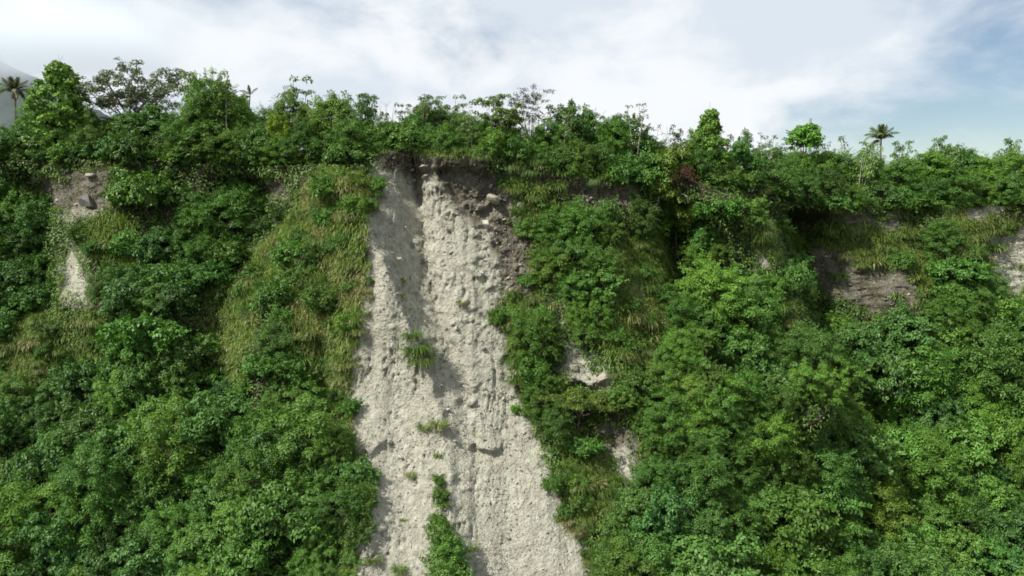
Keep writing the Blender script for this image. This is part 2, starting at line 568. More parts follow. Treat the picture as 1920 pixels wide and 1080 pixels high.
def leaf_material(name, gloss=0.3, trans=0.2, vary=0.75, yellow=0.18, use_obj=True, c0=(0.05, 0.1, 0.03), rough=0.5):
    m, t = new_mat(name)
    geo = N(t, "ShaderNodeNewGeometry"); oi = N(t, "ShaderNodeObjectInfo"); tcn = N(t, "ShaderNodeTexCoord")
    base = oi.outputs["Color"] if use_obj else None
    rnd = geo.outputs["Random Per Island"]
    nz = N(t, "ShaderNodeTexNoise", i_Scale=0.55, i_Detail=2.0)
    L(t, tcn.outputs["Object"], nz.inputs["Vector"])
    v = math_node(t, 'ADD', math_node(t, 'MULTIPLY', rnd, vary), math_node(t, 'MULTIPLY', nz.outputs[0], 0.5))
    v = math_node(t, 'ADD', v, 1.0 - vary * 0.5 - 0.25)
    bc = base if base is not None else None
    if bc is None:
        rgb = N(t, "ShaderNodeRGB"); rgb.outputs[0].default_value = (*c0, 1); bc = rgb.outputs[0]
    vm = N(t, "ShaderNodeVectorMath", operation='SCALE'); L(t, bc, vm.inputs[0]); L(t, v, vm.inputs["Scale"])
    # some leaves are younger / yellower
    yel = mix_col(t, math_node(t, 'MULTIPLY', math_node(t, 'POWER', rnd, 4.0), yellow), vm.outputs[0], (0.16, 0.17, 0.03))
    p = N(t, "ShaderNodeBsdfPrincipled", i_Roughness=rough)
    p.inputs["Specular IOR Level"].default_value = gloss
    L(t, yel, p.inputs["Base Color"])
    tr = N(t, "ShaderNodeBsdfTranslucent")
    tcol = mix_col(t, 1.0, yel, (1.25, 1.3, 0.55), 'MULTIPLY')
    L(t, tcol, tr.inputs["Color"])
    mx = N(t, "ShaderNodeMixShader"); mx.inputs[0].default_value = trans
    L(t, p.outputs[0], mx.inputs[1]); L(t, tr.outputs[0], mx.inputs[2])
    o = N(t, "ShaderNodeOutputMaterial"); L(t, mx.outputs[0], o.inputs["Surface"])
    return m


LEAF = leaf_material("leaf")
LEAF_GLOSSY = leaf_material("broad_leaf", gloss=0.3, trans=0.25, rough=0.5)
LEAF_DEAD = leaf_material("withered_leaf", gloss=0.1, trans=0.1, yellow=0.0, vary=0.9)


def simple_mat(name, col, rough=0.85, noise=(2.0, 0.35), bump=0.0, bscale=8.0):
    m, t = new_mat(name)
    tcn = N(t, "ShaderNodeTexCoord")
    nz = N(t, "ShaderNodeTexNoise", i_Scale=noise[0], i_Detail=6.0, i_Roughness=0.6)
    L(t, tcn.outputs["Object"], nz.inputs["Vector"])
    k = 1 - noise[1]
    c = mix_col(t, smooth(t, nz.outputs[0], 0.3, 0.7), tuple(a * k for a in col), tuple(min(1, a * (2 - k)) for a in col))
    p = N(t, "ShaderNodeBsdfPrincipled", i_Roughness=rough); p.inputs["Specular IOR Level"].default_value = 0.2
    L(t, c, p.inputs["Base Color"])
    if bump:
        nb = N(t, "ShaderNodeTexNoise", i_Scale=bscale, i_Detail=6.0); L(t, tcn.outputs["Object"], nb.inputs["Vector"])
        b = N(t, "ShaderNodeBump", i_Strength=bump, i_Distance=0.1); L(t, nb.outputs[0], b.inputs["Height"])
        L(t, b.outputs[0], p.inputs["Normal"])
    o = N(t, "ShaderNodeOutputMaterial"); L(t, p.outputs[0], o.inputs["Surface"])
    return m


BARK = simple_mat("bark", (0.13, 0.105, 0.08), noise=(5, 0.4))
BARK_PALE = simple_mat("pale_bark", (0.34, 0.31, 0.26), noise=(4, 0.3))
ROOT = simple_mat("root", (0.24, 0.19, 0.14), noise=(6, 0.35))
STRAW = simple_mat("dead_frond", (0.30, 0.23, 0.13), noise=(3, 0.3))


def stone_material(name, c_lo, c_hi, scale=1.6):
    m, t = new_mat(name)
    tcn = N(t, "ShaderNodeTexCoord"); oi = N(t, "ShaderNodeObjectInfo"); geo = N(t, "ShaderNodeNewGeometry")
    nz = N(t, "ShaderNodeTexNoise", i_Scale=scale, i_Detail=8.0, i_Roughness=0.65)
    L(t, geo.outputs["Position"], nz.inputs["Vector"])
    f = math_node(t, 'ADD', smooth(t, nz.outputs[0], 0.3, 0.72), math_node(t, 'MULTIPLY', math_node(t, 'SUBTRACT', oi.outputs["Random"], 0.5), 0.7), clamp=True)
    f2 = math_node(t, 'ADD', f, math_node(t, 'MULTIPLY', math_node(t, 'SUBTRACT', geo.outputs["Random Per Island"], 0.5), 0.6), clamp=True)
    c = mix_col(t, f2, c_lo, c_hi)
    nb = N(t, "ShaderNodeTexNoise", i_Scale=9.0, i_Detail=6.0); L(t, geo.outputs["Position"], nb.inputs["Vector"])
    b = N(t, "ShaderNodeBump", i_Strength=0.5, i_Distance=0.06); L(t, nb.outputs[0], b.inputs["Height"])
    p = N(t, "ShaderNodeBsdfPrincipled", i_Roughness=0.9); p.inputs["Specular IOR Level"].default_value = 0.2
    L(t, c, p.inputs["Base Color"]); L(t, b.outputs[0], p.inputs["Normal"])
    o = N(t, "ShaderNodeOutputMaterial"); L(t, p.outputs[0], o.inputs["Surface"])
    return m


STONE = stone_material("stone", (0.16, 0.15, 0.13), (0.38, 0.365, 0.32))
STONE_BROWN = stone_material("brown_stone", (0.13, 0.112, 0.085), (0.30, 0.272, 0.22))
STONE_DARK = stone_material("dark_boulder", (0.06, 0.058, 0.052), (0.15, 0.145, 0.13))


def ground_material():
    m, t = new_mat("cliff_ground")
    geo = N(t, "ShaderNodeNewGeometry"); pos = geo.outputs["Position"]
    ab = N(t, "ShaderNodeAttribute", attribute_name="bare"); abr = N(t, "ShaderNodeAttribute", attribute_name="brown")
    acr = N(t, "ShaderNodeAttribute", attribute_name="crack")
    n_l = N(t, "ShaderNodeTexNoise", i_Scale=0.22, i_Detail=5.0, i_Roughness=0.6); L(t, pos, n_l.inputs["Vector"])
    n_m = N(t, "ShaderNodeTexNoise", i_Scale=1.3, i_Detail=7.0, i_Roughness=0.7); L(t, pos, n_m.inputs["Vector"])
    n_f = N(t, "ShaderNodeTexNoise", i_Scale=5.5, i_Detail=5.0, i_Roughness=0.7); L(t, pos, n_f.inputs["Vector"])
    mpv = N(t, "ShaderNodeMapping"); mpv.inputs["Scale"].default_value = (2.2, 0.35, 0.35); L(t, pos, mpv.inputs["Vector"])
    n_v = N(t, "ShaderNodeTexNoise", i_Scale=0.9, i_Detail=6.0, i_Roughness=0.62, i_Distortion=0.5); L(t, mpv.outputs[0], n_v.inputs["Vector"])
    pale = mix_col(t, smooth(t, n_l.outputs[0], 0.35, 0.65), (0.404, 0.394, 0.314), (0.480, 0.466, 0.376))
    pale = mix_col(t, smooth(t, n_m.outputs[0], 0.36, 0.62), (0.295, 0.283, 0.230), pale)
    pale = mix_col(t, math_node(t, 'MULTIPLY', smooth(t, n_v.outputs[0], 0.54, 0.72), 0.6), pale, (0.25, 0.238, 0.20))
    pale = mix_col(t, math_node(t, 'MULTIPLY', smooth(t, n_f.outputs[0], 0.55, 0.75), 0.5), pale, (0.39, 0.375, 0.33))
    brown = mix_col(t, smooth(t, n_m.outputs[0], 0.32, 0.66), (0.062, 0.053, 0.037), (0.136, 0.121, 0.087))
    brown = mix_col(t, math_node(t, 'MULTIPLY', smooth(t, n_f.outputs[0], 0.55, 0.7), 0.6), brown, (0.22, 0.197, 0.15))
    soil = mix_col(t, smooth(t, n_m.outputs[0], 0.35, 0.65), (0.035, 0.03, 0.02), (0.075, 0.065, 0.042))
    soil = mix_col(t, smooth(t, n_l.outputs[0], 0.45, 0.6), soil, (0.035, 0.052, 0.02))
    c = mix_col(t, abr.outputs["Fac"], pale, brown)
    c = mix_col(t, ab.outputs["Fac"], soil, c)
    vo = N(t, "ShaderNodeTexVoronoi", i_Scale=3.2, i_Randomness=1.0); L(t, pos, vo.inputs["Vector"])
    hsum = math_node(t, 'ADD', math_node(t, 'MULTIPLY', n_m.outputs[0], 1.2), math_node(t, 'MULTIPLY', n_f.outputs[0], 0.5))
    hsum = math_node(t, 'SUBTRACT', hsum, math_node(t, 'MULTIPLY', vo.outputs["Distance"], 0.35))
    b = N(t, "ShaderNodeBump", i_Strength=1.0, i_Distance=0.42); L(t, hsum, b.inputs["Height"])
    p = N(t, "ShaderNodeBsdfPrincipled", i_Roughness=0.95); p.inputs["Specular IOR Level"].default_value = 0.1
    L(t, c, p.inputs["Base Color"]); L(t, b.outputs[0], p.inputs["Normal"])
    o = N(t, "ShaderNodeOutputMaterial"); L(t, p.outputs[0], o.inputs["Surface"])
    return m


GROUND = ground_material()

# ------------------------------------------------------------------ the cliff: one sheet from the valley floor to the plateau
xs = np.concatenate([[-6000, -2500, -1000, -420, -260, -180], np.arange(-140, -19.0, 0.7), np.arange(-19.0, 13.0, 0.16), np.arange(13.0, 140, 0.7),
                     [180, 260, 420, 1000, 2500, 6000]])
HTOP, HBOT = 0.0, 62.0
hs = np.concatenate([np.arange(0.0, 46.0, 0.17), np.arange(46.0, HBOT + 0.1, 1.6)])[::-1]     # drop below the edge
X, Hh = np.meshgrid(xs, hs)
Z = edge_z(X) - Hh
Y = land_y(X, Z)
ppx, ppy = project(np.stack([X, Y, Z], -1))
wx, wy = wobble(ppx, ppy, 20, 42)
scar_d = poly_dist(wx, wy, SCAR)
bare_d = np.maximum(scar_d, dist_any(wx, wy, BARE))
bare = sstep(-10, 8, bare_d)
brown = sstep(-14, 14, dist_any(*wobble(ppx, ppy, 20, 50, 77), BROWN)) * (0.75 + 0.25 * sstep(-.3, .3, fbm(X / 2, Y / 2, Z / 2, 2, 5)))
left_grey = 0
# roughness of the open slope: lumps, ledges, rills and cracks
lump = fbm(X / 1.9, Y / 1.9, Z / 1.9, 5, seed=11, gain=0.62)
ledge = perlin(X / 2.4, 0.0, (Z + 0.6 * lump) / 0.8, seed=21)
rill = 1 - np.abs(fbm(X / 0.85 + 0.8 * fbm(X / 3.5, Z / 3.5, 0, 3, 8), Z / 7.5, 0.0, 3, seed=31)) * 2.2
rill = np.clip(rill, 0, 1) ** 7
blk = np.clip(perlin(X / 0.75, Y / 0.75, Z / 0.6, seed=55) - 0.18, 0, 1)
topfade = sstep(0.0, 1.2, Hh)
wu = X + 0.35 * lump; wv = Z * 1.15 + 0.3 * perlin(X, Y, Z, 71)
c1, c2, ci = cells(wu / 1.25, wv / 1.0, 5)
k1, k2, ki = cells(wu / 0.55, wv / 0.45, 6)
slabby = sstep(-0.25, 0.35, fbm(X / 5, Z / 4, 7.0, 3, 75))
blocky = np.maximum(slabby, np.maximum(sstep(4.0, 8.0, X - np.interp(Z, _zG, _xG)) * sstep(-18, -12, Z), sstep(0.3, 0.8, brown)))
stonebump = (ki > 0.62) * np.clip(0.42 - k1, 0, 1) * 0.75 + (ci > 0.74) * np.clip(0.40 - c1, 0, 1) * 0.9
fan = sstep(-15, 25, poly_dist(ppx, ppy, [(890, 850), (990, 830), (1090, 1000), (1110, 1110), (900, 1110), (880, 960)]))
slab = sstep(0.6, -0.6, X - np.interp(Z, _zE, _xE))
calm_s = (1 - 0.7 * fan) * (1 - 0.35 * slab)
rough_y = bare * topfade * calm_s * (0.12 * lump + 0.14 * np.clip(ledge, -0.4, 1) + blocky * (0.34 * (ci - 0.5) + 0.20 * (ki - 0.5)) + (0.35 + 0.5 * blocky) * stonebump
                            - (0.60 + 0.15 * slab) * rill * sstep(-0.25, 0.25, fbm(X / 4, Z / 4, 2.0, 2, 61)) + 0.18 * blk)
rough_y += bare * topfade * sstep(0.3, 0.9, brown) * (0.30 * fbm(X / 0.9, Y / 0.9, Z / 0.9, 3, 91))
rough_y -= bare * topfade * 1.3 * np.exp(-((X - np.interp(Z, _zG, _xG) + 0.25 + 0.25 * lump) / 0.35) ** 2) * sstep(-1.5, 1.0, Z)      # cleft at the head of the groove
rough_y += (1 - bare) * topfade * 0.35 * lump
Y = Y - rough_y
Yc, Zc = Y, Z
# plateau rows behind the edge, valley rows in front
top_d = np.array([0.6, 1.4, 2.5, 4, 6, 9, 13, 18, 25, 35, 50, 75, 110, 170, 300, 700, 2000, 7000.0])
Xp = np.broadcast_to(xs, (len(top_d), len(xs)))
Yp = Y[-1][None] + top_d[:, None]
Zp = edge_z(xs)[None] + 0.02 * np.minimum(top_d, 200)[:, None] + 0.25 * fbm(Xp / 3, Yp / 3, 0.0, 3, 13) * sstep(0, 2, top_d)[:, None]
low_d = np.array([400, 120, 60, 30, 15, 6.0])
Xl = np.broadcast_to(xs, (len(low_d), len(xs)))
Yl = Y[0][None] - low_d[:, None]
Zl = Z[0][None] - 0.3 * np.minimum(low_d, 30)[:, None]
GX = np.concatenate([Xl, X, Xp]); GY = np.concatenate([Yl, Y, Yp]); GZ = np.concatenate([Zl, Z, Zp])
pad = lambda a, v=0.0: np.concatenate([np.full(Xl.shape, v), a, np.full(Xp.shape, v)])
gbare, gbrown = pad(bare), pad(brown)
nr, nc = GX.shape
idx = np.arange(nr * nc).reshape(nr, nc)
GF = np.stack([idx[:-1, :-1], idx[:-1, 1:], idx[1:, 1:], idx[1:, :-1]], -1).reshape(-1, 4)
GV = np.stack([GX, GY, GZ], -1).reshape(-1, 3)
terrain = obj("hillside_terrain", mesh_np("hillside_terrain", GV, GF, GROUND, True, {"bare": gbare.ravel(), "brown": gbrown.ravel()}))
tag(terrain, "steep earth hillside with a pale grey landslide scar down its middle", None, kind="structure")

# ------------------------------------------------------------------ plant builders: each returns a dict of part meshes
def limb(p0, p1, r0, r1, r, bend=0.15, n=5):
    p0 = np.asarray(p0, float); p1 = np.asarray(p1, float)
    t = np.linspace(0, 1, n)[:, None]
    ln = np.linalg.norm(p1 - p0)
    off = r.normal(size=3) * bend * ln
    P = p0 * (1 - t) + p1 * t + off * np.sin(t * math.pi) * 0.5
    return tube(P, np.linspace(r0, r1, n), 5)


def trunk_mesh(name, tubes, mat):
    V, F = cat_parts(tubes)
    return mesh_np(name, V, F, mat, True)


def ellipsoid_lobes(r, n, R, Rz, zc, rl, low=-0.35, skirt=0.0):
    """lobe centres spread over an uneven ellipsoid, bigger ones near the top"""
    out = []
    ph = r.random() * 6.28
    warp = [(r.normal(size=3), r.random() * 6.28) for _ in range(3)]
    for i in range(n):
        z = 1 - (1 - low) * (i + 0.5) / n
        a = ph + i * 2.399963 + r.normal() * 0.25
        s = math.sqrt(max(0, 1 - z * z))
        d = np.array([s * math.cos(a), s * math.sin(a), z])
        k = 1 + 0.17 * sum(math.sin(2.2 * np.dot(w, d) + q) for w, q in warp)
        k *= 0.60 + 0.30 * r.random()
        rr = rl * (0.7 + 0.65 * r.random())
        out.append((d[0] * R * k, d[1] * R * k, zc + d[2] * Rz * k, rr))
    out.append((0, 0, zc, rl * 1.1))
    return out


def make_tree(seed, R=2.6, Rz=2.1, zc=3.2, nl=34, rl=0.62, per=46, Ln=0.30, Wd=0.10, droop=0.25, leaf=None, bark=None, low=-0.3, upb=0.5, trunk_r=0.12, sprays=60, slen=0.9):
    r = np.random.default_rng(seed)
    lobes = ellipsoid_lobes(r, nl, R, Rz, zc, rl, low)
    V, F = lobe_leaves(lobes, r, per, Ln, Wd, droop, upb)
    V, F = cat_parts([(V, F), spray_leaves(lobes, r, sprays, slen, Ln, Wd)])
    tubes = [limb((0, 0, -1.2), (r.normal() * .1, r.normal() * .1, zc * 0.55), trunk_r * 1.3, trunk_r * 0.9, r, 0.06)]
    for l in [lobes[i] for i in r.choice(len(lobes), min(12, len(lobes)), replace=False)]:
        tubes.append(limb((0, 0, zc * (0.3 + 0.25 * r.random())), l[:3], trunk_r * 0.55, trunk_r * 0.12, r, 0.12))
    return {"trunk": trunk_mesh("trunk", tubes, bark or BARK), "crown": mesh_np("crown", V, F, leaf or LEAF)}


def make_tower(seed, H=8.5, r0=2.1, r1=1.0, per=36, Ln=0.30, Wd=0.22):
    """a standing trunk smothered by climbing vines"""
    r = np.random.default_rng(seed)
    lobes = []
    n = int(H * 15)
    for i in range(n):
        t = i / n
        z = 0.4 + t * (H - 0.9)
        rad = (r0 * (1 - t) ** 1.4 * (1 + .3 * math.sin(9 * t + seed * 2)) + r1 * (0.95 + 0.25 * math.sin(7.0 * t + seed))) * math.sqrt(max(0.12, 1 - t ** 9))
        a = i * 2.4 + r.normal() * .3
        k = 0.35 + 0.55 * r.random()
        lobes.append((math.cos(a) * rad * k, math.sin(a) * rad * k, z, 0.36 + 0.4 * r.random() ** 2))
    V, F = lobe_leaves(lobes, r, per, Ln, Wd, 0.55, 0.3, low=-0.6)
    tubes = [limb((0, 0, -1.2), (r.normal() * .2, r.normal() * .2, H * 0.93), 0.2, 0.05, r, 0.03, 7)]
    for i in range(5):
        z = H * (0.35 + 0.12 * i); a = r.random() * 6.28
        tubes.append(limb((0, 0, z), (math.cos(a) * r0 * .7, math.sin(a) * r0 * .7, z + .8), 0.06, 0.02, r))
    for i in range(2):
        tubes.append(limb((0, 0, H * .9), (r.normal() * .35, r.normal() * .35, H + .5 + .4 * r.random()), 0.02, 0.008, r))
    return {"trunk": trunk_mesh("trunk", tubes, BARK), "crown": mesh_np("crown", V, F, LEAF_GLOSSY)}


def make_sapling(seed, H=6.0, stems=3, tufts=9, rl=0.5, per=50, Ln=0.24, Wd=0.085, bark=None, spread=0.9, start=0.35, leaf=None):
    """leggy thin-stemmed tree with loose tufts of leaves"""
    r = np.random.default_rng(seed)
    tubes, lobes = [], []
    for s in range(stems):
        a = r.random() * 6.28; lean = spread * (0.3 + 0.8 * r.random())
        top = np.array([math.cos(a) * lean, math.sin(a) * lean, H * (0.78 + 0.22 * r.random())])
        base = np.array([r.normal() * .25, r.normal() * .25, -0.8])
        tubes.append(limb(base, top, 0.06, 0.015, r, 0.05, 7))
        for k in range(tufts):
            t = start + (1 - start) * (k + r.random()) / tufts
            p = base + (top - base) * t
            q = p + np.array([r.normal() * .55, r.normal() * .55, 0.25 * r.random()]) * (1.15 - 0.6 * t)
            tubes.append(limb(p, q, 0.022, 0.008, r, 0.1, 3))
            lobes.append((*q, rl * (0.55 + 0.7 * r.random()) * (1.1 - 0.35 * t)))
        lobes.append((*top, rl * 0.6))
    V, F = lobe_leaves(lobes, r, per, Ln, Wd, 0.3, 0.4)
    return {"trunk": trunk_mesh("trunk", tubes, bark or BARK), "crown": mesh_np("crown", V, F, leaf or LEAF)}


def make_branching(seed, H=10.0, spread=5.0, flat=0.55, fork=0.35, n_main=6, n_sub=5, rl=0.55, per=30, Ln=0.24, Wd=0.13, bark=None, r0=0.2, leaf=None, skew=(0, 0), droop=0.3, nleafless=0):
    """open tree whose limbs show between its leaf clusters"""
    r = np.random.default_rng(seed)
    tubes, lobes = [], []
    fk = np.array([skew[0] * .15, skew[1] * .15, H * fork])
    tubes.append(limb((0, 0, -1.2), fk, r0, r0 * 0.75, r, 0.05, 6))
    for m in range(n_main):
        a = m / n_main * 6.28 + r.normal() * .3
        e = r.random()
        rad = spread * (0.45 + 0.5 * e)
        top = np.array([skew[0] + math.cos(a) * rad, skew[1] + math.sin(a) * rad, H * (1 - (1 - fork) * flat * (rad / spread) ** 2 - 0.10 * r.random())])
        midp = fk + (top - fk) * 0.5 + np.array([0, 0, 0.3])
        tubes.append(limb(fk, top, r0 * 0.55, r0 * 0.12, r, 0.14, 7))
        for s in range(n_sub):
            t = 0.4 + 0.6 * r.random()
            p = fk + (top - fk) * t
            q = p + np.array([r.normal() * spread * .24, r.normal() * spread * .24, H * (0.02 + 0.08 * r.random())])
            tubes.append(limb(p, q, r0 * 0.2, r0 * 0.06, r, 0.15, 4))
            if s >= nleafless:
                lobes.append((*q, rl * (0.6 + 0.8 * r.random())))
            for w in range(2):
                q2 = q + np.array([r.normal() * .7, r.normal() * .7, 0.1 + 0.4 * r.random()]) * spread / 5
                tubes.append(limb(q - (q - p) * .3, q2, r0 * 0.08, r0 * 0.03, r, 0.1, 3))
                if s >= nleafless:
                    lobes.append((*q2, rl * (0.5 + 0.6 * r.random())))
        if nleafless < n_sub:
            lobes.append((*top, rl))
    V, F = lobe_leaves(lobes, r, per, Ln, Wd, droop, 0.6) if lobes else (np.zeros((0, 3)), np.zeros((0, 3)))
    V[:, 2] = V[:, 2]
    return {"trunk": trunk_mesh("trunk", tubes, bark or BARK), "crown": mesh_np("crown", V, F, leaf or LEAF)}


def blades(P, D, Ln, Wd, r, sag, segs=3):
    """grass blades: strips that leave P along D and bow over by gravity"""
    n = len(P)
    D = norm(D)
    side = norm(np.cross(D, np.array([0.0, 0, 1.0])) + 1e-4 * r.normal(size=(n, 3)))
    pts, cur, d = [P], P, D
    step = (Ln / segs)[:, None]
    for i in range(segs):
        d = norm(d + np.array([0, 0, -1.0]) * sag[:, None] / segs * (i + 0.6))
        cur = cur + d * step
        pts.append(cur)
    Vs = []
    for i, p in enumerate(pts):
        w = (Wd * (1 - 0.85 * (i / segs) ** 1.5) * 0.5)[:, None]
        Vs += [p - side * w, p + side * w]
    V = np.stack(Vs, 1).reshape(-1, 3)
    k = 2 * (segs + 1)
    b = np.arange(n)[:, None] * k
    F = np.concatenate([np.stack([b + 2 * i, b + 2 * i + 1, b + 2 * i + 3, b + 2 * i + 2], -1).reshape(n, 1, 4) for i in range(segs)], 1).reshape(-1, 4)
    return V, F


def grass_material(name, use_attr):
    m, t = new_mat(name)
    geo = N(t, "ShaderNodeNewGeometry"); rnd = geo.outputs["Random Per Island"]; oi = N(t, "ShaderNodeObjectInfo")
    green = mix_col(t, rnd, (0.135, 0.235, 0.036), (0.265, 0.355, 0.085)) if use_attr else mix_col(t, rnd, (0.070, 0.150, 0.025), (0.150, 0.235, 0.050))
    straw = mix_col(t, rnd, (0.26, 0.245, 0.095), (0.46, 0.40, 0.21))
    if use_attr:
        at = N(t, "ShaderNodeAttribute", attribute_name="dry")
        f = smooth(t, math_node(t, 'ADD', at.outputs["Fac"], math_node(t, 'MULTIPLY', math_node(t, 'SUBTRACT', rnd, 0.5), 0.7)), 0.1, 0.95)
    else:
        f = smooth(t, math_node(t, 'ADD', oi.outputs["Alpha"], math_node(t, 'MULTIPLY', math_node(t, 'SUBTRACT', rnd, 0.5), 0.7)), 0.1, 0.95)
    c = mix_col(t, f, green, straw)
    p = N(t, "ShaderNodeBsdfPrincipled", i_Roughness=0.55); p.inputs["Specular IOR Level"].default_value = 0.3
    L(t, c, p.inputs["Base Color"])
    tr = N(t, "ShaderNodeBsdfTranslucent"); L(t, mix_col(t, 1.0, c, (1.15, 1.2, 0.7), 'MULTIPLY'), tr.inputs["Color"])
    mx = N(t, "ShaderNodeMixShader"); mx.inputs[0].default_value = 0.25
    L(t, p.outputs[0], mx.inputs[1]); L(t, tr.outputs[0], mx.inputs[2])
    o = N(t, "ShaderNodeOutputMaterial"); L(t, mx.outputs[0], o.inputs["Surface"])
    return m


GRASS_STUFF = grass_material("grass", True)
GRASS_CLUMP = grass_material("grass_clump", False)


def make_tuft(seed, n=420, Ln=1.7, Wd=0.05, rad=0.7, hang=False):
    r = np.random.default_rng(seed)
    a = r.random(n) * 6.28; k = np.sqrt(r.random(n)) * rad
    P = np.stack([np.cos(a) * k, np.sin(a) * k, np.full(n, -0.1)], 1)
    if hang:
        P[:, 1] *= 0.35; P[:, 2] += r.normal(size=n) * .22
        D = np.stack([P[:, 0] * 0.25 + r.normal(size=n) * .45, -0.9 - 0.3 * r.random(n), 0.35 + 0.7 * r.random(n)], 1)
        sag = 1.4 + 1.6 * r.random(n)
    else:
        D = np.stack([np.cos(a) * (.25 + .5 * r.random(n)), np.sin(a) * (.25 + .5 * r.random(n)), np.ones(n)], 1)
        sag = 0.3 + 1.3 * r.random(n)
    V, F = blades(P, D, Ln * (0.3 + 0.85 * r.random(n)), np.full(n, Wd) * (0.7 + .6 * r.random(n)), r, sag, 4)
    return mesh_np("grass_tuft", V, F, GRASS_CLUMP)


def make_frond(seed, Ln=2.6, sag=1.0, dead=False):
    r = np.random.default_rng(seed)
    n = 12
    t = np.linspace(0, 1, n)
    ang = 0.95 - sag * 1.35 * t ** 1.3
    seg = Ln / (n - 1)
    xx = np.concatenate([[0], np.cumsum(np.cos(ang[:-1]) * seg)]); zz = np.concatenate([[0], np.cumsum(np.sin(ang[:-1]) * seg)])
    pts = np.stack([xx, np.zeros(n), zz], 1)
    Vr, Fr = tube(pts, np.linspace(0.035, 0.008, n), 4)
    k = 34
    tt = np.linspace(0.14, 0.99, k)
    P = np.stack([np.interp(tt, t, pts[:, 0]), np.zeros(k), np.interp(tt, t, pts[:, 2])], 1)
    D = np.stack([np.gradient(P[:, 0]), np.zeros(k), np.gradient(P[:, 2])], 1); D = norm(D)
    parts = [(Vr, Fr)]
    for s in (-1, 1):
        dirv = norm(D * 0.75 + np.array([0, s * 1.0, -0.25 - 0.35 * (1 if dead else 0)]))
        ln = 0.62 * np.sin(np.clip(tt * 1.05, 0, 1) * math.pi) ** 0.6 + 0.12
        V, F = blades(P, dirv + 0.08 * r.normal(size=dirv.shape), ln, np.full(k, 0.11), r, np.full(k, 1.0 if not dead else 2.2), 2)
        parts.append((V, F))
    V, F = cat_parts(parts)
    return V, F


FROND_LEAF = leaf_material("palm_leaf", gloss=0.4, trans=0.2)
FROND_MESH = [mesh_np("frond", *make_frond(i, 2.6 + .3 * i, s), FROND_LEAF) for i, s in enumerate((0.35, 0.75, 1.15, 1.7))]
FROND_DEAD = mesh_np("frond", *make_frond(9, 2.3, 1.9, True), STRAW)


def place_palm(name, base, H, label, tint, lean=(0.1, 0.0), nf=17, dead=2, scale=1.0, seed=0, group=None, upright=0.0):
    r = np.random.default_rng(seed)
    e = empty(name, tuple(base))
    top = np.array([lean[0] * H, lean[1] * H, H])
    t = np.linspace(0, 1, 9)[:, None]
    pts = np.array([0, 0, -1.0]) * (1 - t) + top * t + np.array([-lean[0], 0, 0]) * np.sin(t * math.pi) * .5
    V, F = tube(pts, np.linspace(0.19, 0.12, 9) * scale, 8)
    obj("trunk", mesh_np("trunk", V, F, BARK, True), e)
    for i in range(nf):
        lvl = i / nf
        me = FROND_MESH[min(3, int((lvl + 0.12 * r.random()) * 4 * (1 - upright)))]
        f = obj("frond", me, e, tuple(top))
        f.rotation_euler = (r.normal() * .15, -0.75 + 1.1 * lvl - upright * .4, i * 2.4 + r.normal() * .2)
        f.scale = (scale,) * 3
        f.color = (*[c * (0.85 + .3 * r.random()) for c in tint], 1)
    for i in range(dead):
        f = obj("dead_frond", FROND_DEAD, e, tuple(top - np.array([0, 0, .1])))
        f.rotation_euler = (0, 0.5, r.random() * 6.28); f.scale = (scale,) * 3
    tag(e, label, "palm", group)
    return e


# library of plant shapes, several of each kind, shared by every plant of that kind
LIB = {}
LIB["feathery"] = [make_tree(100 + i, R=2.6, Rz=2.2 + .35 * (i % 3), zc=1.9 + .3 * (i % 2), nl=62, rl=0.54, per=85, Ln=0.23, Wd=0.07, droop=0.15, upb=0.7, low=-0.75, sprays=150, slen=1.1) for i in range(8)]
LIB["broad"] = [make_tree(200 + i, R=2.7, Rz=2.0 + .35 * (i % 3), zc=1.9, nl=58, rl=0.60, per=54, Ln=0.27, Wd=0.145, sprays=70, droop=0.6, leaf=LEAF_GLOSSY, upb=0.7, low=-0.75) for i in range(7)]
LIB["tallf"] = [make_tree(150 + i, R=2.9 + .3 * (i % 2), Rz=4.2, zc=4.6, nl=150, rl=0.56, per=75, Ln=0.23, Wd=0.075, droop=0.15, upb=0.7, low=-0.9, trunk_r=.16, sprays=260, slen=1.2) for i in range(4)]
LIB["tallb"] = [make_tree(250 + i, R=3.0, Rz=4.0, zc=4.3, nl=140, rl=0.62, per=40, Ln=0.30, Wd=0.16, sprays=120, droop=0.6, leaf=LEAF_GLOSSY, upb=0.7, low=-0.9, trunk_r=.18) for i in range(3)]
LIB["round"] = [make_tree(300 + i, R=2.4, Rz=2.7, zc=3.4, nl=52, rl=0.70, per=62, Ln=0.24, Wd=0.11, droop=0.2, low=-0.85, upb=0.5) for i in range(4)]
LIB["mound"] = [make_tree(400 + i, R=2.8, Rz=1.6, zc=0.7, nl=60, rl=0.52, per=46, Ln=0.27, Wd=0.19, droop=0.5, leaf=LEAF_GLOSSY, low=-0.4) for i in range(5)]
LIB["shrub"] = [make_tree(500 + i, R=1.25, Rz=1.15, zc=0.75, nl=26, rl=0.40, per=90, Ln=0.20, Wd=0.08, sprays=70, slen=.6, droop=0.2, trunk_r=0.05, low=-0.6) for i in range(5)]
LIB["tower"] = [make_tower(600 + i, H=9.0 + i, r0=2.4 - .3 * i, r1=1.9) for i in range(3)]
LIB["sapling"] = [make_sapling(700 + i, stems=2 + i % 3, tufts=8 + i % 4, rl=0.46, bark=BARK_PALE if i % 2 else BARK) for i in range(6)]
LIB["sparse"] = [make_sapling(750 + i, stems=2, tufts=6, rl=0.36, per=34, start=0.5, spread=1.4, bark=BARK_PALE) for i in range(3)]
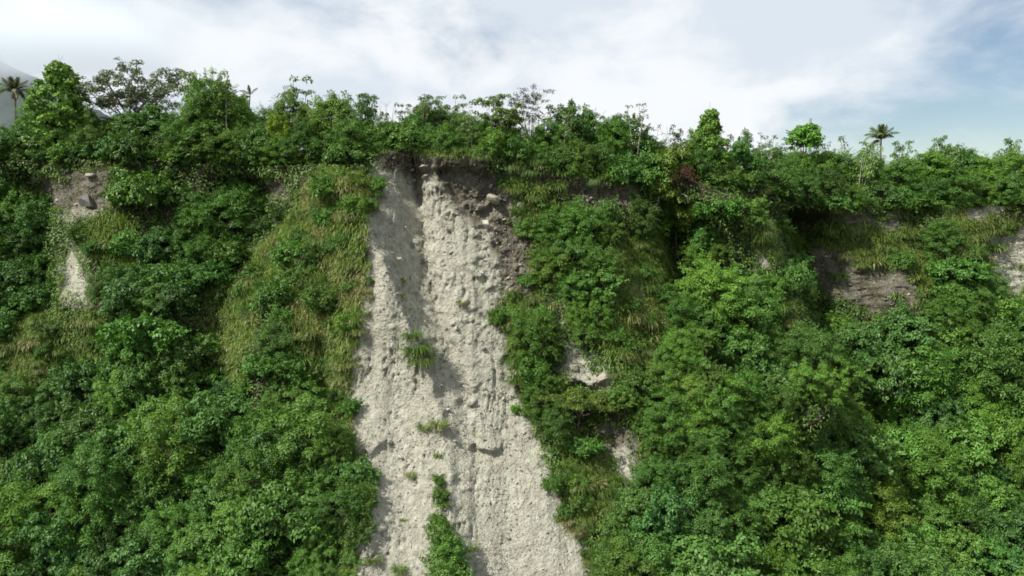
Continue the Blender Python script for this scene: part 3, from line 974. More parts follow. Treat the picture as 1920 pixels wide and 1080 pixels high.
LIB["flat"] = [make_branching(800 + i, H=4.6, spread=4.2, flat=0.35, fork=0.3, n_main=8, n_sub=6, rl=0.62, per=46, Ln=0.26, Wd=0.10, r0=.14) for i in range(2)]
LIB["tuft"] = [{"tuft": make_tuft(900 + i)} for i in range(3)]
LIB["hanging"] = [{"tuft": make_tuft(950 + i, n=300, Ln=1.9, Wd=0.045, rad=1.9, hang=True)} for i in range(4)]
LIB["fern"] = [{"tuft": make_tuft(970 + i, n=120, Ln=1.5, Wd=0.17, rad=0.5)} for i in range(3)]
HC = {"feathery": 1.9, "broad": 1.8, "round": 3.4, "mound": 0.8, "shrub": 0.7, "tallf": 4.5, "tallb": 4.3, "tower": 4.2, "flat": 3.6, "sapling": 4.2, "sparse": 4.0, "tuft": 0.8, "hanging": -0.2, "fern": 0.6}
RAD = {"tallf": 3.0, "tallb": 3.0, "feathery": 2.6, "broad": 2.8, "round": 2.5, "mound": 2.7, "shrub": 1.4, "tower": 2.4, "flat": 4.4, "sapling": 1.4, "sparse": 1.4, "tuft": 1.2, "hanging": 1.1, "fern": 1.2}
TOPH = {"tallf": 8.9, "tallb": 8.4, "feathery": 4.6, "broad": 4.3, "round": 6.2, "mound": 2.5, "shrub": 2.0, "tower": 9.6, "flat": 5.2, "sapling": 6.2, "sparse": 6.0}
NAME = {"tallf": "feathery_tree", "tallb": "broadleaf_tree", "feathery": "feathery_tree", "broad": "broadleaf_tree", "round": "dense_tree", "mound": "vine_mound", "shrub": "shrub", "tower": "vine_clad_tree",
        "sapling": "slender_tree", "sparse": "sparse_tree", "flat": "spreading_tree", "tuft": "grass_clump", "hanging": "hanging_grass_clump", "fern": "fern"}
CATG = {"tallf": "tree", "tallb": "tree", "feathery": "tree", "broad": "tree", "round": "tree", "mound": "vine", "shrub": "shrub", "tower": "tree", "sapling": "tree", "sparse": "tree",
        "flat": "tree", "tuft": "grass", "hanging": "grass", "fern": "fern"}
TINT = {"feathery": (0.080, 0.175, 0.026), "broad": (0.071, 0.163, 0.030), "round": (0.088, 0.168, 0.022), "mound": (0.071, 0.172, 0.026), "shrub": (0.082, 0.176, 0.027),
        "tower": (0.080, 0.182, 0.024), "sapling": (0.090, 0.168, 0.036), "sparse": (0.098, 0.138, 0.050), "flat": (0.090, 0.154, 0.023)}
TINT["tallf"] = TINT["feathery"]; TINT["tallb"] = TINT["broad"]
PLANTS = []     # everything placed: dict(kind, px, py, size_px, tone, root)
TONES = {"bright": (1.4, 1.32, 1.1), "": (1, 1, 1), "dark": (0.72, 0.76, 0.8), "blue": (0.92, 0.98, 1.10), "olive": (1.17, 1.04, 0.9), "yellow": (2.3, 1.75, 0.8), "pale": (1.3, 1.22, 1.5), "brown": (2.3, 0.75, 0.9)}
_used = {}


def place(kind, base, scale, tone="", label=None, px=None, py=None, rot=None, dry=0.5, sz=None, group=None, variant=None, jitter=0.14, leafmat=None):
    lib = LIB[kind]
    i = _used.get(kind, 0); _used[kind] = i + 1
    parts = lib[(i * 3 + i // len(lib)) % len(lib)] if variant is None else lib[variant]
    r = np.random.default_rng(5000 + len(PLANTS))
    s3 = (scale * (1 + jitter * r.normal() * .5), scale * (1 + jitter * r.normal() * .5), (sz or scale) * (1 + jitter * r.normal() * .3))
    rz = r.random() * 6.28 if rot is None else rot
    if len(parts) == 1:
        root = obj(NAME[kind], list(parts.values())[0], None, tuple(base))
        root.rotation_euler = (0, 0, rz); root.scale = s3
        root.color = (1, 1, 1, min(1, max(0, dry + 0.15 * r.normal())))
    else:
        root = empty(NAME[kind], tuple(base))
        root.rotation_euler = (r.normal() * .05, r.normal() * .05, rz); root.scale = s3
        t = np.array(TINT[kind]) * np.array(TONES[tone])
        t = t * (1 + 0.13 * r.normal()) * (1 + np.array([0.055, 0.02, 0.08]) * r.normal(size=3))
        for nm, me in parts.items():
            o = obj(nm, me, root)
            if nm == "crown":
                o.color = (*np.clip(t, 0.008, 0.6), 1)
    P = dict(kind=kind, px=px, py=py, size=RAD[kind] * scale, tone=tone, root=root, label=label, group=group, dry=dry, base=tuple(base))
    PLANTS.append(P)
    return root


def plant_top(kind, px, py_top, d, tone="", label=None, wide=1.0, **kw):
    """on the plateau, d metres behind the edge, tall enough for its tip to reach py_top"""
    rr = ray(px, 300.0)
    y = 105.0
    for _ in range(6):
        y = edge_y(rr[0] * y) + d
    x = rr[0] * y
    zg = edge_z(x) + 0.02 * max(d, 0)
    ztop = ray(px, py_top)[2] * y
    if kind in ("feathery", "broad") and (ztop - zg) > 5.6:
        kind = {"feathery": "tallf", "broad": "tallb"}[kind]
    if kind in ("mound", "shrub") and (ztop - zg) / TOPH[kind] > 1.9:
        kind = "feathery"
    s = max(0.25, (ztop - zg) / TOPH[kind])
    if kind in ("tallf", "tallb"):
        wide *= 1.25
    if kind in ("sapling", "sparse"):
        return place(kind, (x, y, zg), min(1.5, max(0.8, s)) * wide, tone, label, px, py_top + 40, sz=s, **kw)
    return place(kind, (x, y, zg), s * wide, tone, label, px, py_top + 50, sz=s, **kw)


def plant_slope(kind, px, py, r_px, tone="", label=None, **kw):
    """on the face: crown centre seen at (px, py), crown radius r_px in the picture"""
    dist = 92.0
    for _ in range(3):
        s = r_px * dist / FPX / RAD[kind]
        P, ok = hit(np.array([px]), np.array([py]), HC[kind] * s)
        if not ok[0]:
            return None
        dist = P[0, 1]
    b = P[0].copy(); b[2] -= HC[kind] * s
    return place(kind, b, s, tone, label, px, py, **kw)


def edge_at(px, d):
    y = 105.0
    u = ray(px, 300.0)[0]
    for _ in range(6):
        y = edge_y(u * y) + d
    return np.array([u * y, y, edge_z(u * y)])

# ------------------------------------------------------------------ landmark plants (each seen singly in the photograph)
def top_palm(px, py_top, d, H_clear, **kw):
    b = edge_at(px, d)
    ztop = ray(px, py_top)[2] * b[1]
    b[2] += 0.02 * d
    return b, ztop - b[2] - H_clear


LANDMARKS = []   # (phrase, px, py)


def mark(phrase, px, py):
    LANDMARKS.append((phrase, px, py))


b, h = top_palm(1652, 238, 34, 2.6)
p_ = place_palm("coconut_palm", b, h, "lone coconut palm standing above the shrubs against open blue sky", (0.12, 0.17, 0.05), lean=(-0.015, 0), nf=18, dead=1, scale=1.25, seed=3, upright=0.25)
b, h = top_palm(30, 150, 22, 2.2)
place_palm("coconut_palm", b, h, "palm with drooping grey fronds in front of the misty mountain", (0.085, 0.11, 0.05), lean=(0.05, 0), nf=20, dead=3, scale=1.1, seed=5)
b, h = top_palm(460, 158, 9, 1.6)
place_palm("dying_palm", b, h, "thin pale palm stem with brown ragged fronds blown to one side", (0.12, 0.09, 0.05), lean=(0.10, 0), nf=5, dead=1, scale=0.6, seed=11, upright=0.4)

LIB["umbrella"] = [make_branching(1000, H=12.5, spread=7.0, flat=0.62, fork=0.42, n_main=11, n_sub=7, rl=0.58, per=24, Ln=0.26, Wd=0.14, r0=0.24, skew=(0.6, 0))]
LIB["forked"] = [make_branching(1010, H=9.0, spread=3.0, flat=0.55, fork=0.22, n_main=9, n_sub=6, rl=0.46, per=40, Ln=0.24, Wd=0.13, bark=BARK_PALE, r0=0.13, skew=(-0.8, 0))]
LIB["thin"] = [make_branching(1020, H=9.4, spread=2.6, flat=0.3, fork=0.25, n_main=9, n_sub=6, rl=0.30, per=30, Ln=0.2, Wd=0.09, bark=BARK_PALE, r0=0.10, nleafless=1)]
LIB["dead"] = [make_branching(1030, H=5.0, spread=0.9, flat=0.2, fork=0.4, n_main=3, n_sub=3, rl=0.2, per=0, bark=BARK_PALE, r0=0.06, nleafless=3)]
LIB["withered"] = [make_tree(1040, R=2.2, Rz=1.6, zc=1.6, nl=34, rl=0.55, per=44, Ln=0.22, Wd=0.08, droop=0.4, leaf=LEAF_DEAD)]
for k, nm, rd, hc, th in (("umbrella", "umbrella_tree", 6.5, 10, 13.3), ("forked", "forked_tree", 3, 7, 9.9), ("thin", "thin_crowned_tree", 3, 7, 9.9), ("dead", "dead_sapling", 1, 4, 5.4), ("withered", "withered_shrub", 2.3, 1.8, 3.4)):
    NAME[k] = nm; RAD[k] = rd; HC[k] = hc; TOPH[k] = th
    CATG[k] = "shrub" if k == "withered" else "tree"
TINT.update(umbrella=(0.080, 0.122, 0.048), forked=(0.075, 0.14, 0.028), thin=(0.085, 0.085, 0.062), dead=(0.1, 0.1, 0.08), withered=(0.075, 0.046, 0.028))

plant_top("umbrella", 252, 100, 9, "", "wide open crowned tree whose dark limbs show against the cloud", rot=0.0, variant=0)
mark("the open crowned umbrella tree", 255, 150)
plant_top("tower", 104, 112, 3.5, "bright", "tall bright green tree smothered in vines beside the misty mountain", wide=0.95, variant=1)
mark("the tall vine smothered tree", 105, 170)
plant_top("tower", 1320, 220, 3, "bright", "vine smothered column standing above the skyline right of the brown shrub", wide=1.05, variant=2)
mark("the vine smothered column", 1325, 270)
plant_top("forked", 945, 160, 4, "bright", "pale forked tree with lobed leaf clumps at the scar's top edge", rot=0.3)
mark("the pale forked tree", 945, 210)
plant_top("thin", 995, 150, 5, "", "thin grey brown crown of fine twigs beside the pale forked tree")
LIB["ball"] = [make_tree(1050, R=2.3, Rz=2.0, zc=9.6, nl=46, rl=0.55, per=50, Ln=0.30, Wd=0.17, droop=0.5, leaf=LEAF_GLOSSY, low=-0.8, sprays=40, trunk_r=.16)]
NAME["ball"] = "broadleaf_tree"; RAD["ball"] = 2.4; HC["ball"] = 9.6; TOPH["ball"] = 11.9; CATG["ball"] = "tree"; TINT["ball"] = TINT["tower"]
plant_top("ball", 1505, 229, 7, "bright", "bright rounded tree standing out above the skyline on the plateau")
plant_top("sapling", 570, 153, 9, "", "leafy sapling rising highest from the thicket midway to the umbrella tree", wide=1.3)
mark("the bright rounded skyline tree", 1505, 255)
plant_top("round", 1148, 196, 8, "dark", "dark twin-topped round tree on the skyline right of the scar", wide=0.62)
mark("the dark twin topped tree", 1148, 220)
plant_top("dead", 715, 178, 3, "", "bare dead sapling fork on the skyline above the scar's top")
plant_top("dead", 738, 182, 6, "", "thin bare dead stick on the skyline, just past the dead fork")
plant_top("dead", 1250, 232, 6, "", "bare grey twigs poking from the skyline near the vine smothered column")
plant_top("feathery", 520, 212, 5, "yellow", "small yellow green shrub top amid the thicket on the plateau", wide=0.55)
mark("the yellow green shrub top", 520, 218)
plant_slope("round", 1232, 335, 55, "olive", "large olive green tree leaning over the cliff beside the brown shrub", variant=1)
mark("the large olive green tree", 1232, 340)
plant_slope("withered", 1277, 332, 36, "", "withered red brown shrub among green vines on the cliff edge")
mark("the withered brown shrub", 1277, 312)
plant_slope("round", 1248, 300, 34, "olive", "upper olive crown tucked behind the large leaning olive tree")
plant_slope("broad", 553, 476, 38, "bright", "bright compact leafy bush alone on the grassy spur")
mark("the spur's bright bush", 553, 476)
plant_slope("mound", 105, 245, 62, "bright", "bright curtain of vines hanging over the cliff top below the tall vine smothered tree")
plant_slope("broad", 122, 292, 27, "bright", "small bright leafy bush at the foot of the hanging vine curtain")
plant_slope("mound", 275, 368, 66, "", "rounded vine mound just right of the dark boulder")
mark("the rounded vine mound", 275, 370)
plant_slope("flat", 1085, 752, 62, "olive", "flat topped spreading tree over dark shade at the scar's right margin")
mark("the flat topped spreading tree", 1085, 752)
plant_slope("shrub", 966, 770, 12, "bright", "tiny bright bush on the bare scar's right margin")
plant_slope("broad", 1785, 832, 66, "bright", "large bright broad leaved tree above the deep dark hollow")
mark("the large bright tree", 1785, 832)
plant_slope("broad", 1690, 632, 62, "blue", "rounded blue green tree below the scree bowl")
mark("the rounded blue green tree", 1690, 632)
plant_slope("broad", 228, 838, 62, "pale", "pale blue green broad leaved tree with a shaded hollow beside it")
mark("the pale blue green tree", 228, 838)
plant_slope("broad", 1240, 975, 76, "blue", "big drooping leaved tree at the foot of the slope beside the scar")
mark("the big drooping leaved tree", 1240, 975)
plant_slope("shrub", 625, 352, 38, "dark", "dark green bush at the top of the grassy spur")
mark("the grassy spur", 610, 430)
mark("the dark boulder", 172, 385)
mark("the scar's top", 800, 290)
mark("the lone coconut palm", 1652, 260)
mark("the scree bowl", 1620, 530)
mark("the far right scree", 1890, 500)
mark("the deep recess", 1520, 540)
mark("the scar's left margin", 650, 640)
mark("the scar's right margin", 1000, 640)
mark("the lower left corner", 0, 1080)
mark("the lower right corner", 1920, 1080)
mark("the photo's left edge", 0, 560)
mark("the foot of the scar", 870, 1080)
# smaller stretches of hand placed greenery
for a in [(345, 445, 40, "feathery", ""), (432, 408, 52, "feathery", ""), (480, 385, 30, "broad", ""), (572, 292, 60, "mound", ""), (655, 290, 40, "mound", ""), (1045, 420, 42, "feathery", ""),
          (1092, 425, 42, "feathery", ""), (1132, 412, 34, "shrub", ""), (1062, 482, 40, "broad", ""), (1120, 500, 40, "feathery", ""), (1075, 545, 34, "feathery", ""), (1120, 590, 34, "feathery", ""), (1012, 640, 44, "feathery", ""), (985, 612, 26, "shrub", ""), (1000, 700, 34, "shrub", ""),
          (1040, 800, 40, "feathery", ""), (1090, 840, 40, "mound", ""), (1330, 540, 56, "feathery", "bright"), (1380, 620, 60, "feathery", ""), (1300, 400, 44, "round", "olive"), (1345, 330, 50, "mound", ""), (1350, 400, 44, "mound", ""), (1880, 812, 56, "broad", "bright"),
          (1420, 580, 50, "feathery", ""), (70, 430, 50, "feathery", "dark"), (40, 520, 55, "broad", "dark"), (235, 470, 34, "shrub", ""), (300, 470, 46, "broad", "dark"), (240, 560, 50, "broad", ""), (430, 480, 40, "mound", ""), (380, 520, 46, "mound", "dark"),  # dark tone of the two far left plants stands in for gully shade
          (150, 440, 24, "shrub", ""), (600, 570, 34, "shrub", ""), (520, 560, 40, "shrub", ""), (520, 640, 40, "feathery", ""), (660, 880, 40, "mound", ""), (640, 950, 50, "feathery", "dark"), (668, 1000, 30, "shrub", "dark"), (630, 830, 40, "feathery", "")]:
    plant_slope(a[3], a[0], a[1], a[2], a[4])
# green rib and tufts on the scar
for (px, py, rp, k, dry) in [(783, 640, 30, "tuft", 0), (773, 618, 22, "tuft", .1), (792, 665, 26, "tuft", 0), (780, 655, 24, "fern", 0), (756, 520, 8, "tuft", .4), (756, 550, 9, "tuft", .35), (795, 792, 18, "tuft", .3), (822, 788, 20, "tuft", .3),
                            (822, 850, 12, "fern", 0), (822, 885, 15, "tuft", .1), (826, 915, 16, "tuft", .1), (830, 940, 16, "fern", 0), (770, 886, 12, "tuft", .5), (757, 972, 9, "fern", 0), (698, 1040, 18, "tuft", .2), (748, 1060, 18, "tuft", .2),
                            (885, 1022, 12, "tuft", .3), (1048, 965, 14, "fern", .1), (1090, 1010, 14, "fern", 0), (865, 565, 8, "tuft", .6), (952, 415, 8, "fern", 0), (958, 540, 16, "tuft", .4), (965, 575, 18, "tuft", .4), (990, 585, 18, "tuft", .5)]:
    plant_slope(k, px, py, rp, dry=dry)
for (px, py, rp) in [(828, 1005, 27), (838, 1038, 35), (846, 1080, 42), (850, 1122, 46), (822, 978, 20), (828, 930, 17), (824, 905, 14)]:
    plant_slope("shrub", px, py, rp, "")
# hanging grass along the turf edge right of the scar and above the scree bowl
for (px, dd, s, dry) in [(905, -.2, .9, .55), (925, -.3, 1.1, .5), (948, -.3, 1.2, .4), (970, -.3, 1.1, .5), (995, -.3, 1.1, .45), (1020, -.4, 1.0, .5), (1045, -.3, 1.1, .55), (1075, -.4, 1.0, .6), (1098, -.5, 1.4, .6), (1118, -.4, 1.1, .4),
                         (1575, -.3, 1.2, .6), (1605, -.3, 1.2, .6), (1628, -.4, 1.4, .65), (1655, -.4, 1.5, .6), (1682, -.4, 1.5, .55), (1712, -.3, 1.2, .6), (1740, -.3, 1.2, .5), (1765, -.3, 1.2, .5), (1430, -.3, 1.2, .3), (700, -.2, .8, .8), (1800, -.3, 1.1, .6)]:
    b = edge_at(px + random.uniform(-8, 8), dd + random.uniform(-.3, .5)) + np.array([0, 0, random.uniform(-.9, .15)])
    random.random() < 0.6 and place("hanging", b, s * random.uniform(.45, .8), "", None, px, project(b)[1] + 20, rot=rng.normal() * .7, dry=random.uniform(0, .25))
    for _ in range(2):
        q = edge_at(px + random.uniform(-14, 14), 0.4)
        k = random.choice(["shrub", "fern", "tuft"])
        place(k, q + np.array([0, -.3, random.uniform(-.4, .2)]), random.uniform(.5, 1.1), "", None, px, project(q)[1] - 8, dry=.15)

# ------------------------------------------------------------------ thicket along the cliff top
SKY = np.array([(-40, 205), (60, 195), (150, 178), (195, 212), (240, 195), (330, 192), (380, 152), (440, 152), (470, 178), (500, 188), (520, 208), (560, 190), (620, 180), (700, 188), (760, 196), (830, 190), (890, 215), (930, 232),
                (1000, 226), (1060, 208), (1150, 216), (1210, 226), (1250, 246), (1290, 252), (1350, 266), (1420, 258), (1460, 258), (1550, 278), (1600, 288), (1690, 288), (1760, 268), (1800, 276), (1860, 262), (1920, 272), (1980, 270)], float)
SAPS = [(345, 178), (368, 150), (385, 137), (402, 142), (425, 143), (440, 147), (545, 165), (600, 172), (622, 176), (640, 182), (657, 176), (685, 178), (706, 182), (768, 192), (790, 182), (818, 176), (836, 205), (852, 200), (868, 192), (886, 205),
        (1035, 198), (1052, 206), (1068, 200), (1092, 208), (1112, 205), (1190, 208), (1204, 212), (1228, 228), (1275, 246), (1300, 248), (1365, 254), (1402, 250), (1432, 250), (1550, 264), (1582, 264), (1612, 270), (1625, 268), (1700, 264), (1760, 262), (1797, 264), (1902, 262)]
for i, (px, py) in enumerate(SAPS):
    sparse_ = px in (886, 1190, 1204, 1228, 1432, 1550, 1582)
    plant_top("sparse" if sparse_ else "sapling", px, py - 11, 3 + (i * 37 % 7), "pale" if (530 < px < 720 or px > 1500) else ("bright" if px < 450 else ""), wide=1.0)
pos = -30
i = 0
while pos < 1960:
    top = np.interp(pos, SKY[:, 0], SKY[:, 1])
    tone = random.choice(["", "", "bright", ""])
    k = random.choice(["feathery", "feathery", "feathery", "broad"]) if not 560 < pos < 900 else random.choice(["feathery", "sapling", "feathery"])
    plant_top(k, pos, top + random.choice([-8, 0, 6, 14, 24]), random.uniform(4, 9), tone, wide=random.uniform(0.75, 1.0))
    pos += random.uniform(28, 44)
pos = -20
while pos < 1960:
    top = np.interp(pos, SKY[:, 0], SKY[:, 1])
    ed = project(edge_at(pos, 0))[1]
    k = random.choice(["feathery", "mound", "broad", "shrub"]) if not 600 < pos < 930 else random.choice(["shrub", "sapling", "feathery"])
    y = top + (ed - top) * random.uniform(0.35, 0.6)
    plant_top(k, pos, y, random.uniform(0.8, 2.5), random.choice(["", "", "olive", "dark"]), wide=random.uniform(0.9, 1.2) if k != "mound" else 0.8)
    pos += random.uniform(36, 56)

for i in range(16):
    px = 690 + i * 17 + random.uniform(-5, 5)
    plant_top(random.choice(["shrub", "feathery", "shrub"]), px, random.uniform(225, 252), random.uniform(4, 9), random.choice(["", "", "dark"]), wide=random.uniform(1.0, 1.3))
for i in range(60):
    px = -20 + i * 33 + random.uniform(-9, 9)
    if 690 < px < 930 or 1245 < px < 1305: continue
    ed = project(edge_at(px, 0))[1]
    plant_top(random.choice(["shrub", "shrub", "mound"]), px, ed - random.uniform(18, 34), random.uniform(0.2, 1.6), random.choice(["", "", "olive"]), wide=random.uniform(0.9, 1.3))

for i in range(14):
    px = 695 + i * 16.5 + random.uniform(-6, 6)
    q = edge_at(px, random.uniform(0.0, 0.7))
    k = random.choice(["shrub", "tuft", "fern"]) if px < 800 else random.choice(["tuft", "tuft", "fern", "shrub"])
    place(k, q + np.array([0, -.15, random.uniform(-.25, .1)]), random.uniform(.35, .7), "", None, px, project(q)[1] - 6, dry=.1)

# ------------------------------------------------------------------ trees and bushes that clothe the face
def zone(px, py):
    """kinds likely at this place of the slope"""
    if px < 360 and py > 660: return ["broad", "broad", "broad", "feathery"], ["", "", "blue", "bright", "olive"]
    if px < 640 and py > 860: return ["broad", "feathery", "mound"], ["", "", "bright"]
    if px < 200 and py < 600: return ["broad", "feathery", "mound"], ["dark", "", "dark"]  # mostly dark leaf tones here, painting in the left gully's shade
    if px < 640: return ["feathery", "feathery", "broad", "mound", "shrub"], ["", "", "dark"]
    if 1140 < px < 1360 and py > 880: return ["broad", "broad", "feathery"], ["", "", "blue"]
    if px > 1680 and py > 700: return ["broad", "broad", "feathery"], ["", "bright", "blue"]
    if px > 1360 and py > 900: return ["broad", "feathery", "mound"], ["", "", "olive"]
    if px > 1480 and py < 620: return ["shrub", "feathery", "mound"], ["", "", "olive"]
    if px > 1180 and py < 420: return ["mound", "feathery", "round"], ["", "dark"]
    return ["feathery", "feathery", "feathery", "broad"], ["", "", "bright", "olive"]


acc = [(p["px"], p["py"], p["size"] * FPX / 92.0) for p in PLANTS if p["px"] is not None and p["kind"] not in ("tuft", "fern", "hanging")]
cand = np.stack([rng.uniform(-30, 1950, 14000), rng.uniform(320, 1130, 14000)], 1)
cb = np.maximum(poly_dist(cand[:, 0], cand[:, 1], SCAR), dist_any(cand[:, 0], cand[:, 1], BARE))
cg = dist_any(cand[:, 0], cand[:, 1], GRASS)
edge_row = np.array([project(edge_at(px, 0))[1] for px in np.arange(-60, 2000, 20.0)])
gaps = fbm(cand[:, 0] / 95.0, cand[:, 1] / 80.0, 0.0, 2, 222)
for (px, py), b_, g_, gap_ in zip(cand, cb, cg, gaps):
    if len(PLANTS) > 760: break
    if py < np.interp(px, np.arange(-60, 2000, 20.0), edge_row) + 18: continue
    if (1478 < px < 1562 and 395 < py < 600 and abs(px - 1500 - (py - 400) * 0.25) < 30) or (1248 < px < 1308 and 395 < py < 540): continue      # open gullies
    kinds, tones = zone(px, py)
    k = random.choice(kinds); tone = random.choice(tones)
    near = 0.8 + 0.5 * (py - 320) / 760
    rp = {"feathery": 44, "broad": 48, "mound": 44, "shrub": 27, "round": 40}[k] * near * random.choice([0.6, 0.75, 0.9, 1.0, 1.2, 1.5])
    if gap_ < -0.22 and random.random() < 0.85: continue
    if g_ > 8:
        if random.random() < 0.9: continue
        k = "shrub"; rp = random.uniform(14, 24)
    elif g_ > -rp * 0.35: continue
    if b_ > -rp * 0.75: continue
    ok = True
    for (qx, qy, qr) in acc:
        if (qx - px) ** 2 + (qy - py) ** 2 < (0.47 * (qr + rp)) ** 2:
            ok = False; break
    if not ok: continue
    if plant_slope(k, px, py, rp, tone) is not None:
        acc.append((px, py, rp))

for i in range(len(cand)):
    px, py = cand[-1 - i]
    if sum(p["kind"] == "tuft" for p in PLANTS) > 190: break
    g_, b_ = cg[-1 - i], cb[-1 - i]
    if py < np.interp(px, np.arange(-60, 2000, 20.0), edge_row) + 10: continue
    if poly_dist(np.array([px]), np.array([py]), SCAR)[0] > -6: continue
    if g_ > 0 or b_ > 0:
        if random.random() < (0.5 if b_ < 0 else 0.14):
            plant_slope(random.choice(["tuft", "tuft", "fern"]), px, py, random.uniform(13, 26), dry=random.uniform(0, .45))

# ragged margins of the slide: weeds and low bushes that creep in from the sides
for i in range(90):
    j = random.randrange(len(SCAR))
    (x1, y1), (x2, y2) = SCAR[j], SCAR[(j + 1) % len(SCAR)]
    t = random.random()
    px = x1 + (x2 - x1) * t + random.gauss(0, 7); py = y1 + (y2 - y1) * t
    if py < 330 or py > 1085: continue
    k = random.choice(["tuft", "tuft", "fern", "shrub", "shrub"])
    plant_slope(k, px, py, random.uniform(7, 20) if k != "shrub" else random.uniform(10, 24), random.choice(["", "", "olive"]), dry=random.uniform(.1, .6))

# ------------------------------------------------------------------ ground cover: leaves and grass nobody could count
def sample_ground(n, weight_fn):
    """points on the cliff sheet, drawn by area and weight"""
    A = GV[GF]
    c = A.mean(1)
    qx, qy = project(c)
    inside = (qx > -140) & (qx < 2060) & (qy > 180) & (qy < 1230) & (c[:, 1] < 140) & (c[:, 1] > 45)
    ids = np.nonzero(inside)[0]
    A = A[ids]; c = c[ids]; qx = qx[ids]; qy = qy[ids]
    nrm = np.cross(A[:, 2] - A[:, 0], A[:, 3] - A[:, 1])
    ar = np.linalg.norm(nrm, axis=1) * 0.5
    nrm = norm(nrm)
    nrm = np.where((nrm @ np.array([0, -0.8, 0.6]))[:, None] < 0, -nrm, nrm)
    w = ar * weight_fn(qx, qy, c)
    w = w / w.sum()
    pick = rng.choice(len(ids), n, p=w)
    u = rng.random((n, 1)); v = rng.random((n, 1))
    P = (A[pick, 0] * (1 - u) + A[pick, 1] * u) * (1 - v) + (A[pick, 3] * (1 - u) + A[pick, 2] * u) * v
    return P, nrm[pick], qx[pick], qy[pick]


def cover_w(qx, qy, c):
    wx, wy = wobble(qx, qy, 16, 34, 88)
    b = np.maximum(poly_dist(wx, wy, SCAR), dist_any(wx, wy, BARE))
    g = dist_any(wx, wy, GRASS)
    patch = sstep(-0.25, 0.25, fbm(c[:, 0] / 2.5, c[:, 1] / 2.5, c[:, 2] / 2.5, 3, 99))
    return np.where(poly_dist(wx, wy, SCAR) > 4, 0.0, np.where(b > 4, 0.07, np.where(poly_dist(wx, wy, GRASS[0]) > 0, 0.06, np.where(g > 0, 0.25, 1.0)))) * (0.35 + 0.65 * patch)


P, nn, qx, qy = sample_ground(230000, cover_w)
hgt = 0.15 + 0.9 * np.clip(0.5 + fbm(P[:, 0] / 1.6, P[:, 1] / 1.6, P[:, 2] / 1.6, 3, 66), 0, 1.3)
P = P + nn * (hgt * rng.random(len(P)) ** 0.4)[:, None]
s = 0.7 + 0.6 * rng.random(len(P))
V, F = leaf_tris(P, nn + np.array([0, 0, 0.8]) + 0.5 * rng.normal(size=P.shape), 0.35 * s, 0.19 * s, rng, 0.35)
UNDER = leaf_material("undergrowth_leaf", use_obj=False, c0=(0.070, 0.145, 0.023), yellow=0.25, vary=0.9)
under = obj("undergrowth", mesh_np("undergrowth", V, F, UNDER))
tag(under, "tangled low green undergrowth covering the slope between the trees", "undergrowth", kind="stuff")


def grass_w(qx, qy, c):
    wx, wy = wobble(qx, qy, 14, 34, 88)
    b = np.maximum(poly_dist(wx, wy, SCAR), dist_any(wx, wy, BARE))
    g = dist_any(wx, wy, GRASS)
    rim = (np.abs(b + 2) < 9)
    top = (np.abs(c[:, 2] - edge_z(c[:, 0])) < 0.6) & (c[:, 1] < edge_y(c[:, 0]) + 6)
    w = np.where(poly_dist(wx, wy, GRASS[0]) > 0, 1.6, np.where(g > 0, 1.0, 0.015)) + 0.25 * rim + 1.6 * top * (np.abs(qx - 855) < 75)
    return np.where((b > 3) & ~top, 0.006, w)


P, nn, qx, qy = sample_ground(100000, grass_w)
dry = np.clip(0.02 + 0.7 * fbm(P[:, 0] / 5, P[:, 1] / 5, P[:, 2] / 5, 3, 123), 0, 1)
dry = np.where((qx > 540) & (qx < 710) & (qy > 320) & (qy < 720), np.clip(dry + 0.18, 0, 1), dry)
dry = np.where((qx > 1500) & (qy < 600), np.clip(dry + 0.15, 0, 1), dry)
dry = np.where((qx > 1030) & (qx < 1190) & (qy > 800), dry * 0.35, dry)
dry = np.where((qx > 790) & (qx < 920) & (qy < 300), dry * 0.2, dry)
n = len(P)
D = nn * 0.55 + np.array([0, 0, 0.9]) + 0.42 * rng.normal(size=P.shape)
Ln = (0.75 + 0.75 * rng.random(n)) * np.where(qy < 310, 0.75, 1.0)
V, F = blades(P - nn * 0.05, D, Ln, 0.045 + 0.045 * rng.random(n), rng, 0.3 + 1.5 * rng.random(n), 3)
grass = obj("tall_grass", mesh_np("tall_grass", V, F, GRASS_STUFF, attrs={"dry": np.repeat(dry, 8)}))
tag(grass, "tall arching green and straw coloured grass on the spur and ledges", "grass", kind="stuff")

# ------------------------------------------------------------------ stones
def rock_mesh(seed, sub=2, flat=0.7, mat=None, ang=0.35):
    import bmesh
    bm = bmesh.new()
    bmesh.ops.create_icosphere(bm, subdivisions=sub, radius=1.0)
    r = np.random.default_rng(seed)
    co = np.array([v.co[:] for v in bm.verts])
    for _ in range(7):                                   # chop with random planes: angular faces
        d = norm(r.normal(size=3)); k = 0.45 + ang * r.random()
        dd = co @ d
        co = np.where((dd > k)[:, None], co - np.outer(dd - k, d), co)
    co = co * (1 + 0.10 * fbm(co[:, 0] * 1.5 + seed, co[:, 1] * 1.5, co[:, 2] * 1.5, 2, seed))[:, None]
    co = co * np.array([1.0, 0.8 + .3 * r.random(), flat * (0.8 + .4 * r.random())])
    for v, c in zip(bm.verts, co):
        v.co = c
    me = bpy.data.meshes.new("stone")
    bm.to_mesh(me); bm.free()
    if mat: me.materials.append(mat)
    return me


ROCKS = [rock_mesh(i, 2 if i < 6 else 1, mat=STONE) for i in range(10)]
ROCKS_B = [rock_mesh(20 + i, 2, mat=STONE_BROWN) for i in range(6)]
ROCKS_D = [rock_mesh(40 + i, 3, mat=STONE_DARK, ang=0.3) for i in range(2)]
ROCKS_BIG = [rock_mesh(60 + i, 3, mat=STONE, ang=0.3) for i in range(3)]


